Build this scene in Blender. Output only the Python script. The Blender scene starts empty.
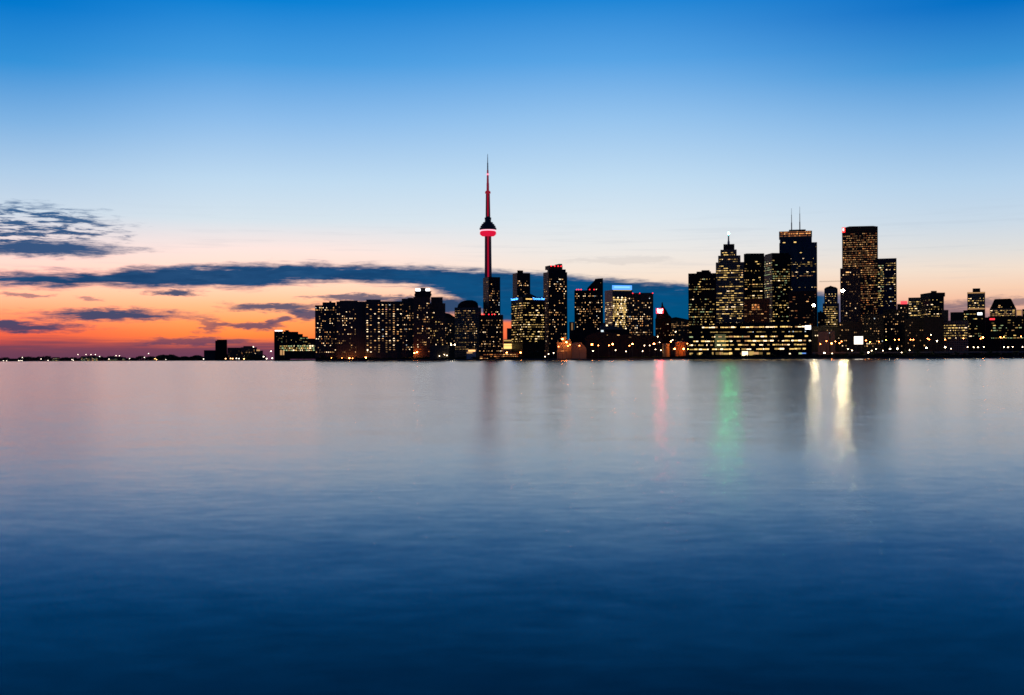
import bpy, bmesh, math, random
from mathutils import Matrix, Vector

# ------------------------------------------------------------------ camera / world / exposure
S = bpy.context.scene
C = S.collection
R = math.radians
F = 1170.0            # focal length in pixels of the 1024 wide frame
CAMZ = 3.0            # eye height over the water, metres
SH = 11.0             # horizon lies this many pixels under the frame centre
RHO = 0.00474         # the photograph is tilted by a quarter of a degree

cam_d = bpy.data.cameras.new('camera')
cam_d.sensor_width = 36.0
cam_d.lens = 36.0 * F / 1024.0
cam_d.shift_y = SH / 1024.0
cam_d.clip_start = 0.1
cam_d.clip_end = 200000.0
cam = bpy.data.objects.new('camera', cam_d)
C.objects.link(cam)
cr, sr = math.cos(RHO), math.sin(RHO)
cam.matrix_world = Matrix(((cr, sr, 0, 0), (0, 0, -1, 0), (-sr, cr, 0, CAMZ), (0, 0, 0, 1)))
S.camera = cam

S.render.engine = 'CYCLES'
S.view_settings.view_transform = 'Standard'
S.view_settings.look = 'None'
S.view_settings.exposure = 0.0
S.view_settings.gamma = 1.0
S.view_settings.use_curve_mapping = False
S.cycles.use_denoising = True
S.cycles.pixel_filter_type = 'BLACKMAN_HARRIS'
S.cycles.filter_width = 1.6
S.cycles.max_bounces = 5
S.cycles.glossy_bounces = 3
S.cycles.diffuse_bounces = 2
S.cycles.transparent_max_bounces = 4
S.cycles.sample_clamp_indirect = 0.0


def lin(c):
    def f(v):
        v /= 255.0
        return v / 12.92 if v <= 0.04045 else ((v + 0.055) / 1.055) ** 2.4
    return (f(c[0]), f(c[1]), f(c[2]), 1.0)


def yh(x):
    return 347.5 + SH - (x - 512) * RHO


def slope(x):                       # horizontal bearing of a picture column, as X per metre of Y
    return (x - 512) / F


def azel(x, y):
    u, v = x - 512, 347.5 - y + SH
    X, Z = u * cr + v * sr, -u * sr + v * cr
    return math.degrees(math.atan2(X, F)), math.degrees(math.atan2(Z, math.hypot(X, F)))


def at(x, y, Y):
    u, v = x - 512, 347.5 - y + SH
    return Vector(((u * cr + v * sr) / F * Y, Y, CAMZ + (-u * sr + v * cr) / F * Y))


class NT:
    def __init__(self, tree):
        self.t = tree
        tree.nodes.clear()

    def n(self, kind, **kw):
        nd = self.t.nodes.new(kind)
        for k, v in kw.items():
            setattr(nd, k, v)
        return nd

    def link(self, a, b):
        self.t.links.new(a, b)

    def put(self, sock, v):
        if isinstance(v, (int, float, tuple, list)):
            sock.default_value = v
        else:
            self.link(v, sock)

    def m(self, op, a, b=0.0, c=0.0, clamp=False):
        nd = self.n('ShaderNodeMath', operation=op, use_clamp=clamp)
        self.put(nd.inputs[0], a)
        self.put(nd.inputs[1], b)
        self.put(nd.inputs[2], c)
        return nd.outputs[0]

    def rng(self, v, a, b, c=0.0, d=1.0, smooth=True):
        nd = self.n('ShaderNodeMapRange')
        nd.interpolation_type = 'SMOOTHSTEP' if smooth else 'LINEAR'
        nd.clamp = True
        self.put(nd.inputs['Value'], v)
        for k, val in (('From Min', a), ('From Max', b), ('To Min', c), ('To Max', d)):
            self.put(nd.inputs[k], val)
        return nd.outputs['Result']

    def mix(self, f, a, b, mode='MIX'):
        nd = self.n('ShaderNodeMix', data_type='RGBA', blend_type=mode)
        self.put(nd.inputs[0], f)
        self.put(nd.inputs[6], a)
        self.put(nd.inputs[7], b)
        return nd.outputs[2]

    def ramp(self, f, stops, interp='LINEAR'):
        nd = self.n('ShaderNodeValToRGB')
        r = nd.color_ramp
        r.interpolation = interp
        stops = sorted(stops)
        while len(r.elements) > 1:
            r.elements.remove(r.elements[-1])
        r.elements[0].position = stops[0][0]
        r.elements[0].color = stops[0][1]
        for p, c in stops[1:]:
            r.elements.new(p).color = c
        self.put(nd.inputs[0], f)
        return nd.outputs[0]

    def noise(self, vec, scale=1.0, detail=3.0, rough=0.55, dist=0.0):
        nd = self.n('ShaderNodeTexNoise')
        self.link(vec, nd.inputs['Vector'])
        nd.inputs['Scale'].default_value = scale
        nd.inputs['Detail'].default_value = detail
        nd.inputs['Roughness'].default_value = rough
        nd.inputs['Distortion'].default_value = dist
        return nd.outputs['Fac']

    def vec(self, x, y, z=0.0):
        nd = self.n('ShaderNodeCombineXYZ')
        self.put(nd.inputs[0], x)
        self.put(nd.inputs[1], y)
        self.put(nd.inputs[2], z)
        return nd.outputs[0]


def build_world():
    w = bpy.data.worlds.new('World')
    S.world = w
    w.use_nodes = True
    t = NT(w.node_tree)
    tc = t.n('ShaderNodeTexCoord')
    sp = t.n('ShaderNodeSeparateXYZ')
    t.link(tc.outputs['Generated'], sp.inputs[0])
    X, Yd, Z = sp.outputs
    az = t.m('MULTIPLY', t.m('ARCTAN2', X, Yd), 180 / math.pi)
    el = t.m('MULTIPLY', t.m('ARCSINE', Z), 180 / math.pi)

    def ef(e):
        return min(1.0, max(0.0, (e + 1.0) / 61.0)) ** 0.5

    fac = t.m('POWER', t.m('DIVIDE', t.m('ADD', el, 1.0), 61.0, clamp=True), 0.5)

    def column(x, pts):
        st = [(ef(azel(x, y)[1]), lin(c)) for y, c in pts]
        st += [(ef(23), lin((0, 94, 164))), (ef(30), lin((0, 56, 106))), (ef(42), lin((1, 26, 60))), (ef(59), lin((2, 18, 52)))]
        return t.ramp(fac, st)

    left = column(0, SKY_LEFT)
    ml = column(250, SKY_MIDLEFT)
    mid = column(600, SKY_MID)
    right = column(1010, SKY_RIGHT)
    a = [azel(x, 300)[0] for x in (0, 250, 600, 1010)]
    c = t.mix(t.rng(az, a[0], a[1]), left, ml)
    c = t.mix(t.rng(az, a[1], a[2]), c, mid)
    c = t.mix(t.rng(az, a[2], a[3]), c, right)

    # ---- clouds, laid out by bearing and elevation on the far sky
    warp = t.noise(t.vec(t.m('MULTIPLY', az, 0.22), t.m('MULTIPLY', el, 0.9)), 1.0, 4.0, 0.6)
    fine = t.noise(t.vec(t.m('MULTIPLY', az, 0.55), t.m('MULTIPLY', el, 3.2), 3.0), 1.0, 5.0, 0.62, 0.3)
    streak = t.noise(t.vec(t.m('MULTIPLY', az, 0.16), t.m('MULTIPLY', el, 4.5), 7.0), 1.0, 4.0, 0.55)
    w0 = t.m('SUBTRACT', warp, 0.5)
    f0 = t.m('SUBTRACT', fine, 0.5)
    s0 = t.m('SUBTRACT', streak, 0.5)

    # thin high veils low in the sky
    veil = t.rng(t.m('ADD', streak, t.m('MULTIPLY', w0, 0.5)), 0.50, 0.72)
    veil = t.m('MULTIPLY', veil, t.rng(el, 2.0, 4.6))
    veil = t.m('MULTIPLY', veil, t.rng(el, 8.0, 5.2))
    c = t.mix(t.m('MULTIPLY', veil, 0.12), c, lin((150, 165, 185)))

    wz = t.noise(t.vec(t.m('MULTIPLY', az, 0.45), t.m('MULTIPLY', el, 1.6), 11.0), 1.0, 4.0, 0.6)
    we = t.noise(t.vec(t.m('MULTIPLY', az, 0.7), t.m('MULTIPLY', el, 3.0), 17.0), 1.0, 5.0, 0.65)
    azw = t.m('ADD', az, t.m('MULTIPLY', t.m('SUBTRACT', wz, 0.5), 5.0))
    elw = t.m('ADD', el, t.m('MULTIPLY', t.m('SUBTRACT', we, 0.5), 0.75))
    hair = t.noise(t.vec(t.m('MULTIPLY', az, 0.9), t.m('MULTIPLY', el, 7.0), 23.0), 1.0, 4.0, 0.65, 0.4)
    h0 = t.m('SUBTRACT', hair, 0.5)

    def ell(x0, x1, y0, y1, soft=0.75, k=1.0):
        a0, e1 = azel(x0, (y0 + y1) / 2)[0], azel((x0 + x1) / 2, y0)[1]
        a1, e0 = azel(x1, (y0 + y1) / 2)[0], azel((x0 + x1) / 2, y1)[1]
        da = t.m('DIVIDE', t.m('SUBTRACT', azw, (a0 + a1) / 2), (a1 - a0) / 2)
        de = t.m('DIVIDE', t.m('SUBTRACT', elw, (e0 + e1) / 2), (e1 - e0) / 2)
        r = t.m('SQRT', t.m('ADD', t.m('MULTIPLY', da, da), t.m('MULTIPLY', de, de)))
        v = t.m('ADD', t.m('SUBTRACT', 1.16, r), t.m('MULTIPLY', h0, k))
        return t.rng(v, 0.0, soft)

    # low purple bank along the sunset horizon
    low = t.rng(t.m('ADD', el, t.m('ADD', t.m('MULTIPLY', w0, 0.55), t.m('MULTIPLY', s0, 1.3))), 1.15, 0.45)
    low = t.m('MULTIPLY', low, t.rng(az, 3.0, -6.0))
    c = t.mix(t.m('MULTIPLY', low, 0.93), c, t.mix(t.rng(el, 0.0, 1.2), lin((104, 62, 88)), lin((128, 72, 88))))

    lowcol = t.mix(t.rng(el, 0.8, 2.6), lin((86, 66, 96)), lin((50, 74, 110)))
    for e in LOW_CLOUDS:
        c = t.mix(t.m('MULTIPLY', ell(*e[:4]), min(1.0, e[4] + 0.06)), c, lowcol)

    # the long dark bank
    def curve(pts):
        st = []
        for x, y in pts:
            aa, ee = azel(x, y)
            st.append(((aa + 30) / 60, (max(ee, 0) / 10,) * 3 + (1,)))
        return t.m('MULTIPLY', t.ramp(t.m('DIVIDE', t.m('ADD', az, 30), 60, clamp=True), st), 10.0)

    top = t.m('SUBTRACT', curve(BANK_TOP), el)
    bot = t.m('SUBTRACT', el, curve(BANK_BOTTOM))
    n = t.m('ADD', t.m('MULTIPLY', w0, 0.5), t.m('MULTIPLY', f0, 0.55))
    n = t.m('ADD', n, t.m('ADD', t.m('MULTIPLY', s0, 0.35), t.m('MULTIPLY', h0, 0.5)))
    d = t.m('ADD', t.m('MINIMUM', top, bot), n)
    bank = t.rng(d, -0.27, 0.17)
    bank = t.m('MULTIPLY', bank, t.rng(az, azel(905, 300)[0], azel(815, 300)[0]))
    bcol = t.mix(t.rng(az, -18, 5), lin((36, 76, 120)), lin((4, 80, 130)))
    bcol = t.mix(t.m('MULTIPLY', t.rng(t.m('ADD', warp, t.m('MULTIPLY', h0, 0.5)), 0.40, 0.68), 0.55), bcol, lin((20, 58, 100)))
    bcol = t.mix(t.m('MULTIPLY', t.rng(fine, 0.5, 0.8), 0.45), bcol, lin((62, 104, 146)))
    bcol = t.mix(t.m('MULTIPLY', t.rng(el, 1.6, 4.0, 1.0, 0.0), t.rng(az, -4, 3)), bcol, lin((0, 82, 128)))
    c = t.mix(bank, c, bcol)

    # patch of broken cloud high on the left
    up = t.m('MAXIMUM', ell(-80, 140, 238, 258), t.m('MULTIPLY', ell(-110, 122, 202, 250, 0.6), t.rng(t.m('ADD', fine, t.m('MULTIPLY', h0, 0.9)), 0.38, 0.56)))
    c = t.mix(t.m('MULTIPLY', up, 0.97), c, t.mix(t.rng(el, 5.4, 7.4), lin((28, 76, 124)), lin((52, 98, 146))))

    # the dark eastern half of the sky, behind the camera
    east = t.ramp(fac, [(ef(-1), lin((30, 40, 62))), (ef(4), lin((34, 50, 82))), (ef(15), lin((26, 48, 90))), (ef(40), lin((8, 28, 70))), (ef(59), lin((2, 18, 52)))])
    c = t.mix(t.rng(t.m('ABSOLUTE', az), 40, 105), c, east)

    bg = t.n('ShaderNodeBackground')
    t.link(c, bg.inputs['Color'])
    bg.inputs['Strength'].default_value = 1.0
    out = t.n('ShaderNodeOutputWorld')
    t.link(bg.outputs[0], out.inputs[0])
    w.cycles.sampling_method = 'MANUAL'
    w.cycles.sample_map_resolution = 1024


SKY_LEFT = [(-60, (0, 112, 198)), (0, (0, 120, 205)), (60, (52, 146, 217)), (120, (128, 180, 228)), (170, (176, 206, 234)), (210, (206, 220, 234)),
            (250, (256, 225, 218)), (268, (290, 220, 200)), (292, (300, 204, 162)), (312, (300, 168, 114)), (330, (264, 112, 74)),
            (344, (206, 80, 72)), (354, (160, 72, 78)), (362, (110, 62, 84))]
SKY_MIDLEFT = [(-60, (0, 112, 198)), (0, (10, 129, 212)), (60, (72, 157, 225)), (120, (142, 190, 236)), (180, (192, 219, 241)), (220, (216, 229, 238)),
               (250, (258, 232, 224)), (285, (288, 222, 190)), (305, (285, 196, 142)), (322, (290, 166, 92)), (336, (280, 140, 66)),
               (347, (226, 102, 76)), (354, (160, 80, 88)), (361, (124, 70, 92))]
SKY_MID = [(-60, (0, 112, 198)), (0, (30, 134, 214)), (60, (88, 164, 229)), (120, (150, 196, 238)), (180, (194, 221, 242)), (220, (218, 231, 240)),
           (250, (238, 234, 230)), (275, (250, 230, 212)), (295, (250, 214, 186)), (312, (250, 180, 150)), (322, (250, 120, 80)),
           (336, (245, 104, 66)), (348, (150, 84, 84)), (359, (100, 70, 90))]
SKY_RIGHT = [(-60, (0, 112, 198)), (0, (2, 112, 197)), (60, (62, 148, 215)), (120, (134, 184, 230)), (180, (180, 210, 236)), (220, (202, 218, 232)),
             (248, (224, 223, 221)), (268, (244, 224, 206)), (288, (250, 208, 178)), (303, (246, 186, 156)), (316, (214, 160, 146)),
             (330, (150, 122, 132)), (356, (104, 84, 104))]
LOW_CLOUDS = [(10, 210, 307, 323, 0.92), (-60, 100, 320, 334, 0.92), (140, 200, 289, 297, 0.9), (210, 345, 302, 312, 0.85),
              (205, 305, 322, 330, 0.8), (262, 296, 316, 325, 0.8), (300, 430, 294, 301, 0.8), (340, 520, 296, 316, 0.95),
              (290, 325, 307, 322, 0.85), (70, 110, 297, 302, 0.5), (192, 220, 316, 336, 0.6), (840, 1010, 300, 330, 0.6),
              (930, 1090, 296, 308, 0.55), (130, 250, 337, 346, 0.7), (-20, 60, 292, 298, 0.6), (560, 690, 256, 264, 0.06)]
BANK_TOP = [(-60, 272), (0, 273), (60, 274), (100, 275), (130, 269), (180, 266), (260, 265), (330, 265), (400, 267), (450, 270),
            (500, 273), (560, 275), (600, 280), (650, 284), (690, 286), (760, 289), (830, 294), (870, 300), (905, 312)]
BANK_BOTTOM = [(-60, 284), (0, 284), (60, 285), (100, 282), (140, 286), (200, 287), (260, 287), (300, 281), (350, 280), (400, 283), (430, 286),
               (455, 296), (480, 311), (495, 317), (514, 320), (530, 346), (690, 352), (830, 332), (905, 326)]
build_world()

# ------------------------------------------------------------------ materials
MATS = {}


def principled(name, col, rough=0.7, metal=0.0, var=0.25, scale=0.2):
    if name in MATS:
        return MATS[name]
    m = bpy.data.materials.new(name)
    m.use_nodes = True
    t = NT(m.node_tree)
    p = t.n('ShaderNodeBsdfPrincipled')
    tc = t.n('ShaderNodeTexCoord')
    nz = t.noise(tc.outputs['Object'], scale, 4.0)
    c1 = tuple(v * (1 - var) for v in col) + (1,)
    c2 = tuple(v * (1 + var) for v in col) + (1,)
    t.link(t.mix(nz, c1, c2), p.inputs['Base Color'])
    p.inputs['Roughness'].default_value = rough
    p.inputs['Metallic'].default_value = metal
    o = t.n('ShaderNodeOutputMaterial')
    t.link(p.outputs[0], o.inputs[0])
    MATS[name] = m
    return m


def facade(name, wall, glass=(0.02, 0.025, 0.035), fh=3.5, cw=3.0, wf=0.35, mf=0.25, gr=0.42):
    """walls with a grid of unlit panes: floors every fh metres, bays every cw metres"""
    if name in MATS:
        return MATS[name]
    m = bpy.data.materials.new(name)
    m.use_nodes = True
    t = NT(m.node_tree)
    tc = t.n('ShaderNodeTexCoord')
    sp = t.n('ShaderNodeSeparateXYZ')
    t.link(tc.outputs['Object'], sp.inputs[0])
    u = t.m('ADD', sp.outputs[0], sp.outputs[1])
    a = t.m('GREATER_THAN', t.m('FRACT', t.m('DIVIDE', sp.outputs[2], fh)), wf)
    b = t.m('GREATER_THAN', t.m('FRACT', t.m('DIVIDE', u, cw)), mf)
    g = t.m('MULTIPLY', a, b)
    cell = t.n('ShaderNodeTexWhiteNoise', noise_dimensions='2D')
    t.link(t.vec(t.m('FLOOR', t.m('DIVIDE', u, cw)), t.m('FLOOR', t.m('DIVIDE', sp.outputs[2], fh))), cell.inputs['Vector'])
    nz = t.noise(tc.outputs['Object'], 0.05, 4.0)
    wcol = t.mix(nz, tuple(v * 0.75 for v in wall) + (1,), tuple(v * 1.25 for v in wall) + (1,))
    gcol = t.mix(cell.outputs[0], tuple(v * 0.5 for v in glass) + (1,), tuple(v * 1.8 for v in glass) + (1,))
    p = t.n('ShaderNodeBsdfPrincipled')
    t.link(t.mix(g, wcol, gcol), p.inputs['Base Color'])
    t.link(t.rng(g, 0, 1, 0.75, gr, False), p.inputs['Roughness'])
    p.inputs['Specular IOR Level'].default_value = 0.12
    o = t.n('ShaderNodeOutputMaterial')
    t.link(p.outputs[0], o.inputs[0])
    MATS[name] = m
    return m


def emitter(name, col, strength, sample=False):
    if name in MATS:
        return MATS[name]
    m = bpy.data.materials.new(name)
    m.use_nodes = True
    t = NT(m.node_tree)
    e = t.n('ShaderNodeEmission')
    e.inputs[0].default_value = tuple(col) + (1,)
    e.inputs[1].default_value = strength
    o = t.n('ShaderNodeOutputMaterial')
    t.link(e.outputs[0], o.inputs[0])
    m.cycles.emission_sampling = 'FRONT' if sample else 'NONE'
    MATS[name] = m
    return m


WIN = {
    'white': ((1.0, 0.72, 0.42), 2.70), 'warm': ((1.0, 0.52, 0.19), 1.66), 'warmdim': ((1.0, 0.54, 0.22), 0.60),
    'faint': ((1.0, 0.55, 0.25), 0.21), 'yellow': ((1.0, 0.64, 0.20), 1.51), 'yellowdim': ((1.0, 0.64, 0.20), 0.58),
    'yfaint': ((1.0, 0.64, 0.20), 0.19), 'cool': ((0.80, 0.92, 1.0), 1.11), 'green': ((0.80, 1.0, 0.50), 0.60),
    'orange': ((1.0, 0.36, 0.10), 1.19), 'orangedim': ((1.0, 0.33, 0.12), 0.33), 'pink': ((1.0, 0.45, 0.40), 1.42),
    'blue': ((0.15, 0.35, 1.0), 1.04),
}


def wmat(k):
    return emitter('lit_' + k, *WIN[k])


GLASS = facade('glass_tower', (0.028, 0.03, 0.036), (0.012, 0.018, 0.03), 3.6, 1.6, 0.25, 0.15)
CONC = facade('concrete_flats', (0.14, 0.125, 0.11), (0.05, 0.05, 0.052), 2.9, 3.4, 0.5, 0.4)
BROWN = facade('brown_precast', (0.22, 0.13, 0.10), (0.06, 0.045, 0.04), 3.2, 2.8, 0.45, 0.4)
BLACKT = facade('black_steel', (0.02, 0.02, 0.024), (0.012, 0.012, 0.016), 3.8, 1.5, 0.25, 0.2)
REDG = facade('red_granite', (0.24, 0.08, 0.06), (0.04, 0.02, 0.02), 4.0, 1.8, 0.4, 0.3)
STONE = facade('pale_stone', (0.28, 0.25, 0.21), (0.02, 0.022, 0.028), 3.8, 3.0, 0.45, 0.45)
BLUEG = facade('blue_glass', (0.085, 0.10, 0.15), (0.04, 0.06, 0.105), 3.8, 1.5, 0.2, 0.12, 0.35)
BRICK = facade('red_brick', (0.20, 0.075, 0.05), (0.02, 0.02, 0.025), 3.6, 3.4, 0.5, 0.5)
ROOFM = principled('dark_roofing', (0.028, 0.028, 0.032), 0.85)
METAL = principled('dark_metal', (0.10, 0.10, 0.11), 0.45, 0.6)
PALEM = principled('pale_metal', (0.45, 0.46, 0.48), 0.4, 0.4)
CONCRETE = principled('tower_concrete', (0.26, 0.25, 0.24), 0.8, 0.0, 0.15, 0.03)
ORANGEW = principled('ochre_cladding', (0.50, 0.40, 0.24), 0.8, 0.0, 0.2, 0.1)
WHITEP = principled('white_paint', (0.7, 0.7, 0.68), 0.5)

# ------------------------------------------------------------------ mesh helpers
rnd = random.Random(7)


def mesh_obj(name, bm, mat, parent=None, loc=None, rot=0.0):
    me = bpy.data.meshes.new(name)
    bmesh.ops.recalc_face_normals(bm, faces=bm.faces[:])
    bm.to_mesh(me)
    bm.free()
    if mat:
        me.materials.append(mat)
    o = bpy.data.objects.new(name, me)
    C.objects.link(o)
    if parent:
        o.parent = parent
    if loc is not None:
        o.location = loc
    o.rotation_euler.z = rot
    return o


def add_box(bm, x0, x1, y0, y1, z0, z1):
    v = [bm.verts.new(p) for p in ((x0, y0, z0), (x1, y0, z0), (x1, y1, z0), (x0, y1, z0), (x0, y0, z1), (x1, y0, z1), (x1, y1, z1), (x0, y1, z1))]
    for f in ((0, 3, 2, 1), (4, 5, 6, 7), (0, 1, 5, 4), (1, 2, 6, 5), (2, 3, 7, 6), (3, 0, 4, 7)):
        bm.faces.new([v[i] for i in f])


def add_prism(bm, pts, y0, y1):
    """closed outline in x,z swept from y0 to y1"""
    a = [bm.verts.new((x, y0, z)) for x, z in pts]
    b = [bm.verts.new((x, y1, z)) for x, z in pts]
    bm.faces.new(a)
    bm.faces.new(b[::-1])
    n = len(pts)
    for i in range(n):
        bm.faces.new((a[i], a[(i + 1) % n], b[(i + 1) % n], b[i]))


def add_lathe(bm, prof, seg=24, cx=0.0, cy=0.0):
    rings = []
    for r, z in prof:
        rings.append([bm.verts.new((cx + max(r, 0.001) * math.cos(2 * math.pi * i / seg), cy + max(r, 0.001) * math.sin(2 * math.pi * i / seg), z)) for i in range(seg)])
    for a, b in zip(rings, rings[1:]):
        for i in range(seg):
            bm.faces.new((a[i], a[(i + 1) % seg], b[(i + 1) % seg], b[i]))
    bm.faces.new(rings[0][::-1])
    bm.faces.new(rings[-1])


def tag(o, label=None, cat=None, group=None, kind=None):
    for k, v in (('label', label), ('category', cat), ('group', group), ('kind', kind)):
        if v:
            o[k] = v
    return o


def thing(name, label, cat, loc, rot=0.0, group=None):
    o = bpy.data.objects.new(name, None)
    o.empty_display_size = 2
    C.objects.link(o)
    o.location = loc
    o.rotation_euler.z = rot
    return tag(o, label, cat, group)


def struct(name, bm, mat, kind='structure'):
    o = mesh_obj(name, bm, mat)
    o['kind'] = kind
    return o


PANE = {}


def pane_mesh(key):
    if key not in PANE:
        bm = bmesh.new()
        add_box(bm, 0, 1, 0, 1, 0, 1)
        me = bpy.data.meshes.new('window_pane_' + key)
        bmesh.ops.recalc_face_normals(bm, faces=bm.faces[:])
        bm.to_mesh(me)
        bm.free()
        me.materials.append(wmat(key))
        PANE[key] = me
    return PANE[key]


# ------------------------------------------------------------------ the setting: water, land
# Seen this low, a long exposure of a lake averages countless wavelets, and mostly those whose faces lean towards the viewer's shore show.
# Each point gets a random facet: a Rayleigh-like lean towards the shore (SPREAD) plus a plain scatter (JITTER) about a mean (TILT), in degrees,
# all growing from the calm lee of the city (first entry, 1/distance) to the ruffled near water.
TILT = [(0, 0.5), (25, 0.0), (45, -0.3), (80, -0.5), (120, 0.1), (180, 1.8), (240, 2.8), (330, 3.3)]
SPREAD = [(0, 1.3), (75, 1.25), (120, 1.5), (180, 1.8), (330, 2.2)]
JITTER = [(0, 0.15), (25, 0.5), (60, 1.25), (120, 2.2), (180, 2.2), (240, 1.6), (330, 1.4)]
SIDE = [(0, 2.0), (60, 2.2), (140, 3.6), (330, 3.6)]
MICRO = 0.10


def build_water():
    bm = bmesh.new()
    v = [bm.verts.new(p) for p in ((-60000, -600, 0), (60000, -600, 0), (60000, 90000, 0), (-60000, 90000, 0))]
    bm.faces.new(v)
    m = bpy.data.materials.new('lake_water')
    m.use_nodes = True
    t = NT(m.node_tree)
    tc = t.n('ShaderNodeTexCoord')
    sp = t.n('ShaderNodeSeparateXYZ')
    t.link(tc.outputs['Object'], sp.inputs[0])
    rad = t.m('MAXIMUM', t.m('SQRT', t.m('ADD', t.m('MULTIPLY', sp.outputs[0], sp.outputs[0]), t.m('MULTIPLY', sp.outputs[1], sp.outputs[1]))), 4.0)
    inv = t.m('DIVIDE', 3510.0 / 400.0, rad, clamp=True)
    ex, ey = t.m('DIVIDE', sp.outputs[0], rad), t.m('DIVIDE', sp.outputs[1], rad)      # out from the viewer's beach

    def curve(pts):
        return t.m('SUBTRACT', t.m('MULTIPLY', t.ramp(inv, [(p / 400, ((d + 2) / 10,) * 3 + (1,)) for p, d in pts]), 10.0), 2.0)
    mp = t.n('ShaderNodeMapping')
    t.link(tc.outputs['Object'], mp.inputs[0])
    mp.inputs['Scale'].default_value = (0.62, 1.0, 1.0)
    mp.inputs['Rotation'].default_value = (0, 0, 0.10)
    n1 = t.noise(mp.outputs[0], 2.2, 4.0, 0.6, 0.3)
    n2 = t.noise(mp.outputs[0], 0.45, 4.0, 0.6, 0.3)
    n3 = t.noise(mp.outputs[0], 0.05, 3.0, 0.5)
    mott = t.m('ADD', t.m('MULTIPLY', t.m('SUBTRACT', n2, 0.5), 1.5), t.m('MULTIPLY', t.m('SUBTRACT', n3, 0.5), 0.8))
    mott = t.m('ADD', mott, t.m('MULTIPLY', t.m('SUBTRACT', n1, 0.5), 1.7))
    mott = t.m('MULTIPLY', mott, t.rng(inv, 0.03, 0.3, 0.3, 1.0, False))
    sc = t.n('ShaderNodeVectorMath', operation='SCALE')
    t.link(tc.outputs['Object'], sc.inputs[0])
    sc.inputs['Scale'].default_value = 877.0

    def rand(seed):
        ad = t.n('ShaderNodeVectorMath', operation='ADD')
        t.link(sc.outputs[0], ad.inputs[0])
        ad.inputs[1].default_value = (seed, seed * 1.7, seed * 0.3)
        wn = t.n('ShaderNodeTexWhiteNoise', noise_dimensions='3D')
        t.link(ad.outputs[0], wn.inputs['Vector'])
        se = t.n('ShaderNodeSeparateColor')
        t.link(wn.outputs['Color'], se.inputs[0])
        return wn.outputs['Value'], t.m('MULTIPLY', t.m('SUBTRACT', t.m('ADD', t.m('ADD', se.outputs[0], se.outputs[1]), se.outputs[2]), 1.5), 2.0)
    u, g1 = rand(13.1)
    u2, g2 = rand(91.7)
    g1 = t.m('MULTIPLY', g1, t.m('ADD', 0.6, t.m('MULTIPLY', t.m('POWER', u2, 3.0), 1.9)))       # a few facets tilt far more than most
    ray = t.m('SQRT', t.m('MULTIPLY', t.m('LOGARITHM', t.m('MAXIMUM', u, 0.002), math.e), -2.0))
    slope_y = t.m('ADD', curve(TILT), t.m('ADD', t.m('MULTIPLY', ray, curve(SPREAD)), t.m('MULTIPLY', g1, curve(JITTER))))
    slope_y = t.m('ADD', slope_y, t.m('MULTIPLY', mott, 1.6))
    k = -math.pi / 180
    nn = t.n('ShaderNodeVectorMath', operation='NORMALIZE')
    along, across = t.m('MULTIPLY', slope_y, k), t.m('MULTIPLY', g2, t.m('MULTIPLY', curve(SIDE), k))
    t.link(t.vec(t.m('ADD', t.m('MULTIPLY', along, ex), t.m('MULTIPLY', across, ey)), t.m('SUBTRACT', t.m('MULTIPLY', along, ey), t.m('MULTIPLY', across, ex)), 1.0), nn.inputs[0])
    p = t.n('ShaderNodeBsdfPrincipled')
    p.inputs['Base Color'].default_value = (0.0, 0.030, 0.048, 1)
    p.inputs['IOR'].default_value = 1.8
    p.inputs['Roughness'].default_value = MICRO
    t.link(nn.outputs[0], p.inputs['Normal'])
    o = t.n('ShaderNodeOutputMaterial')
    t.link(p.outputs[0], o.inputs[0])
    struct('water', bm, m)


build_water()
LANDZ = 2.0
SHORE = [(-900, 7000), (-200, 6500), (0, 6000), (150, 5200), (225, 4300), (262, 3500), (272, 3050), (312, 2800), (316, 2390), (400, 2360),
         (480, 2260), (560, 2120), (660, 1990), (688, 1880), (815, 1860), (1024, 1840), (1300, 1820), (2200, 1800)]


def build_land():
    bm = bmesh.new()
    fr = [Vector((slope(x) * Y, Y, 0)) for x, Y in SHORE]
    bk = [Vector((50000, 1800, 0)), Vector((60000, 80000, 0)), Vector((-60000, 80000, 0)), Vector((-60000, 7000, 0))]
    pts = fr + bk
    top = [bm.verts.new((p.x, p.y, LANDZ)) for p in pts]
    bt = [bm.verts.new((p.x, p.y, -4)) for p in pts]
    bm.faces.new(top)
    for i in range(len(pts)):
        j = (i + 1) % len(pts)
        bm.faces.new((top[i], bt[i], bt[j], top[j]))
    struct('ground', bm, principled('city_ground', (0.06, 0.06, 0.055), 0.9, 0, 0.4, 0.02))
    bm = bmesh.new()                    # quay edge along the city shore: a coping of concrete
    for (xa, ya), (xb, yb) in zip(SHORE[8:], SHORE[9:]):
        a = Vector((slope(xa) * ya, ya - 0.6, 0))
        b = Vector((slope(xb) * yb, yb - 0.6, 0))
        vs = []
        for p, dy in ((a, 0), (b, 0), (b, 2.5), (a, 2.5)):
            vs.append((p.x, p.y + dy))
        lo = [bm.verts.new((x, y, -3)) for x, y in vs]
        hi = [bm.verts.new((x, y, LANDZ + 0.35)) for x, y in vs]
        bm.faces.new(hi)
        for i in range(4):
            bm.faces.new((lo[i], lo[(i + 1) % 4], hi[(i + 1) % 4], hi[i]))
    struct('quay', bm, principled('quay_concrete', (0.12, 0.115, 0.11), 0.85, 0, 0.3, 0.1))


build_land()


# ------------------------------------------------------------------ buildings
def cross(K, e, m):
    return (m * K.y - K.x) / (e.x - m * e.y)


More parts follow.
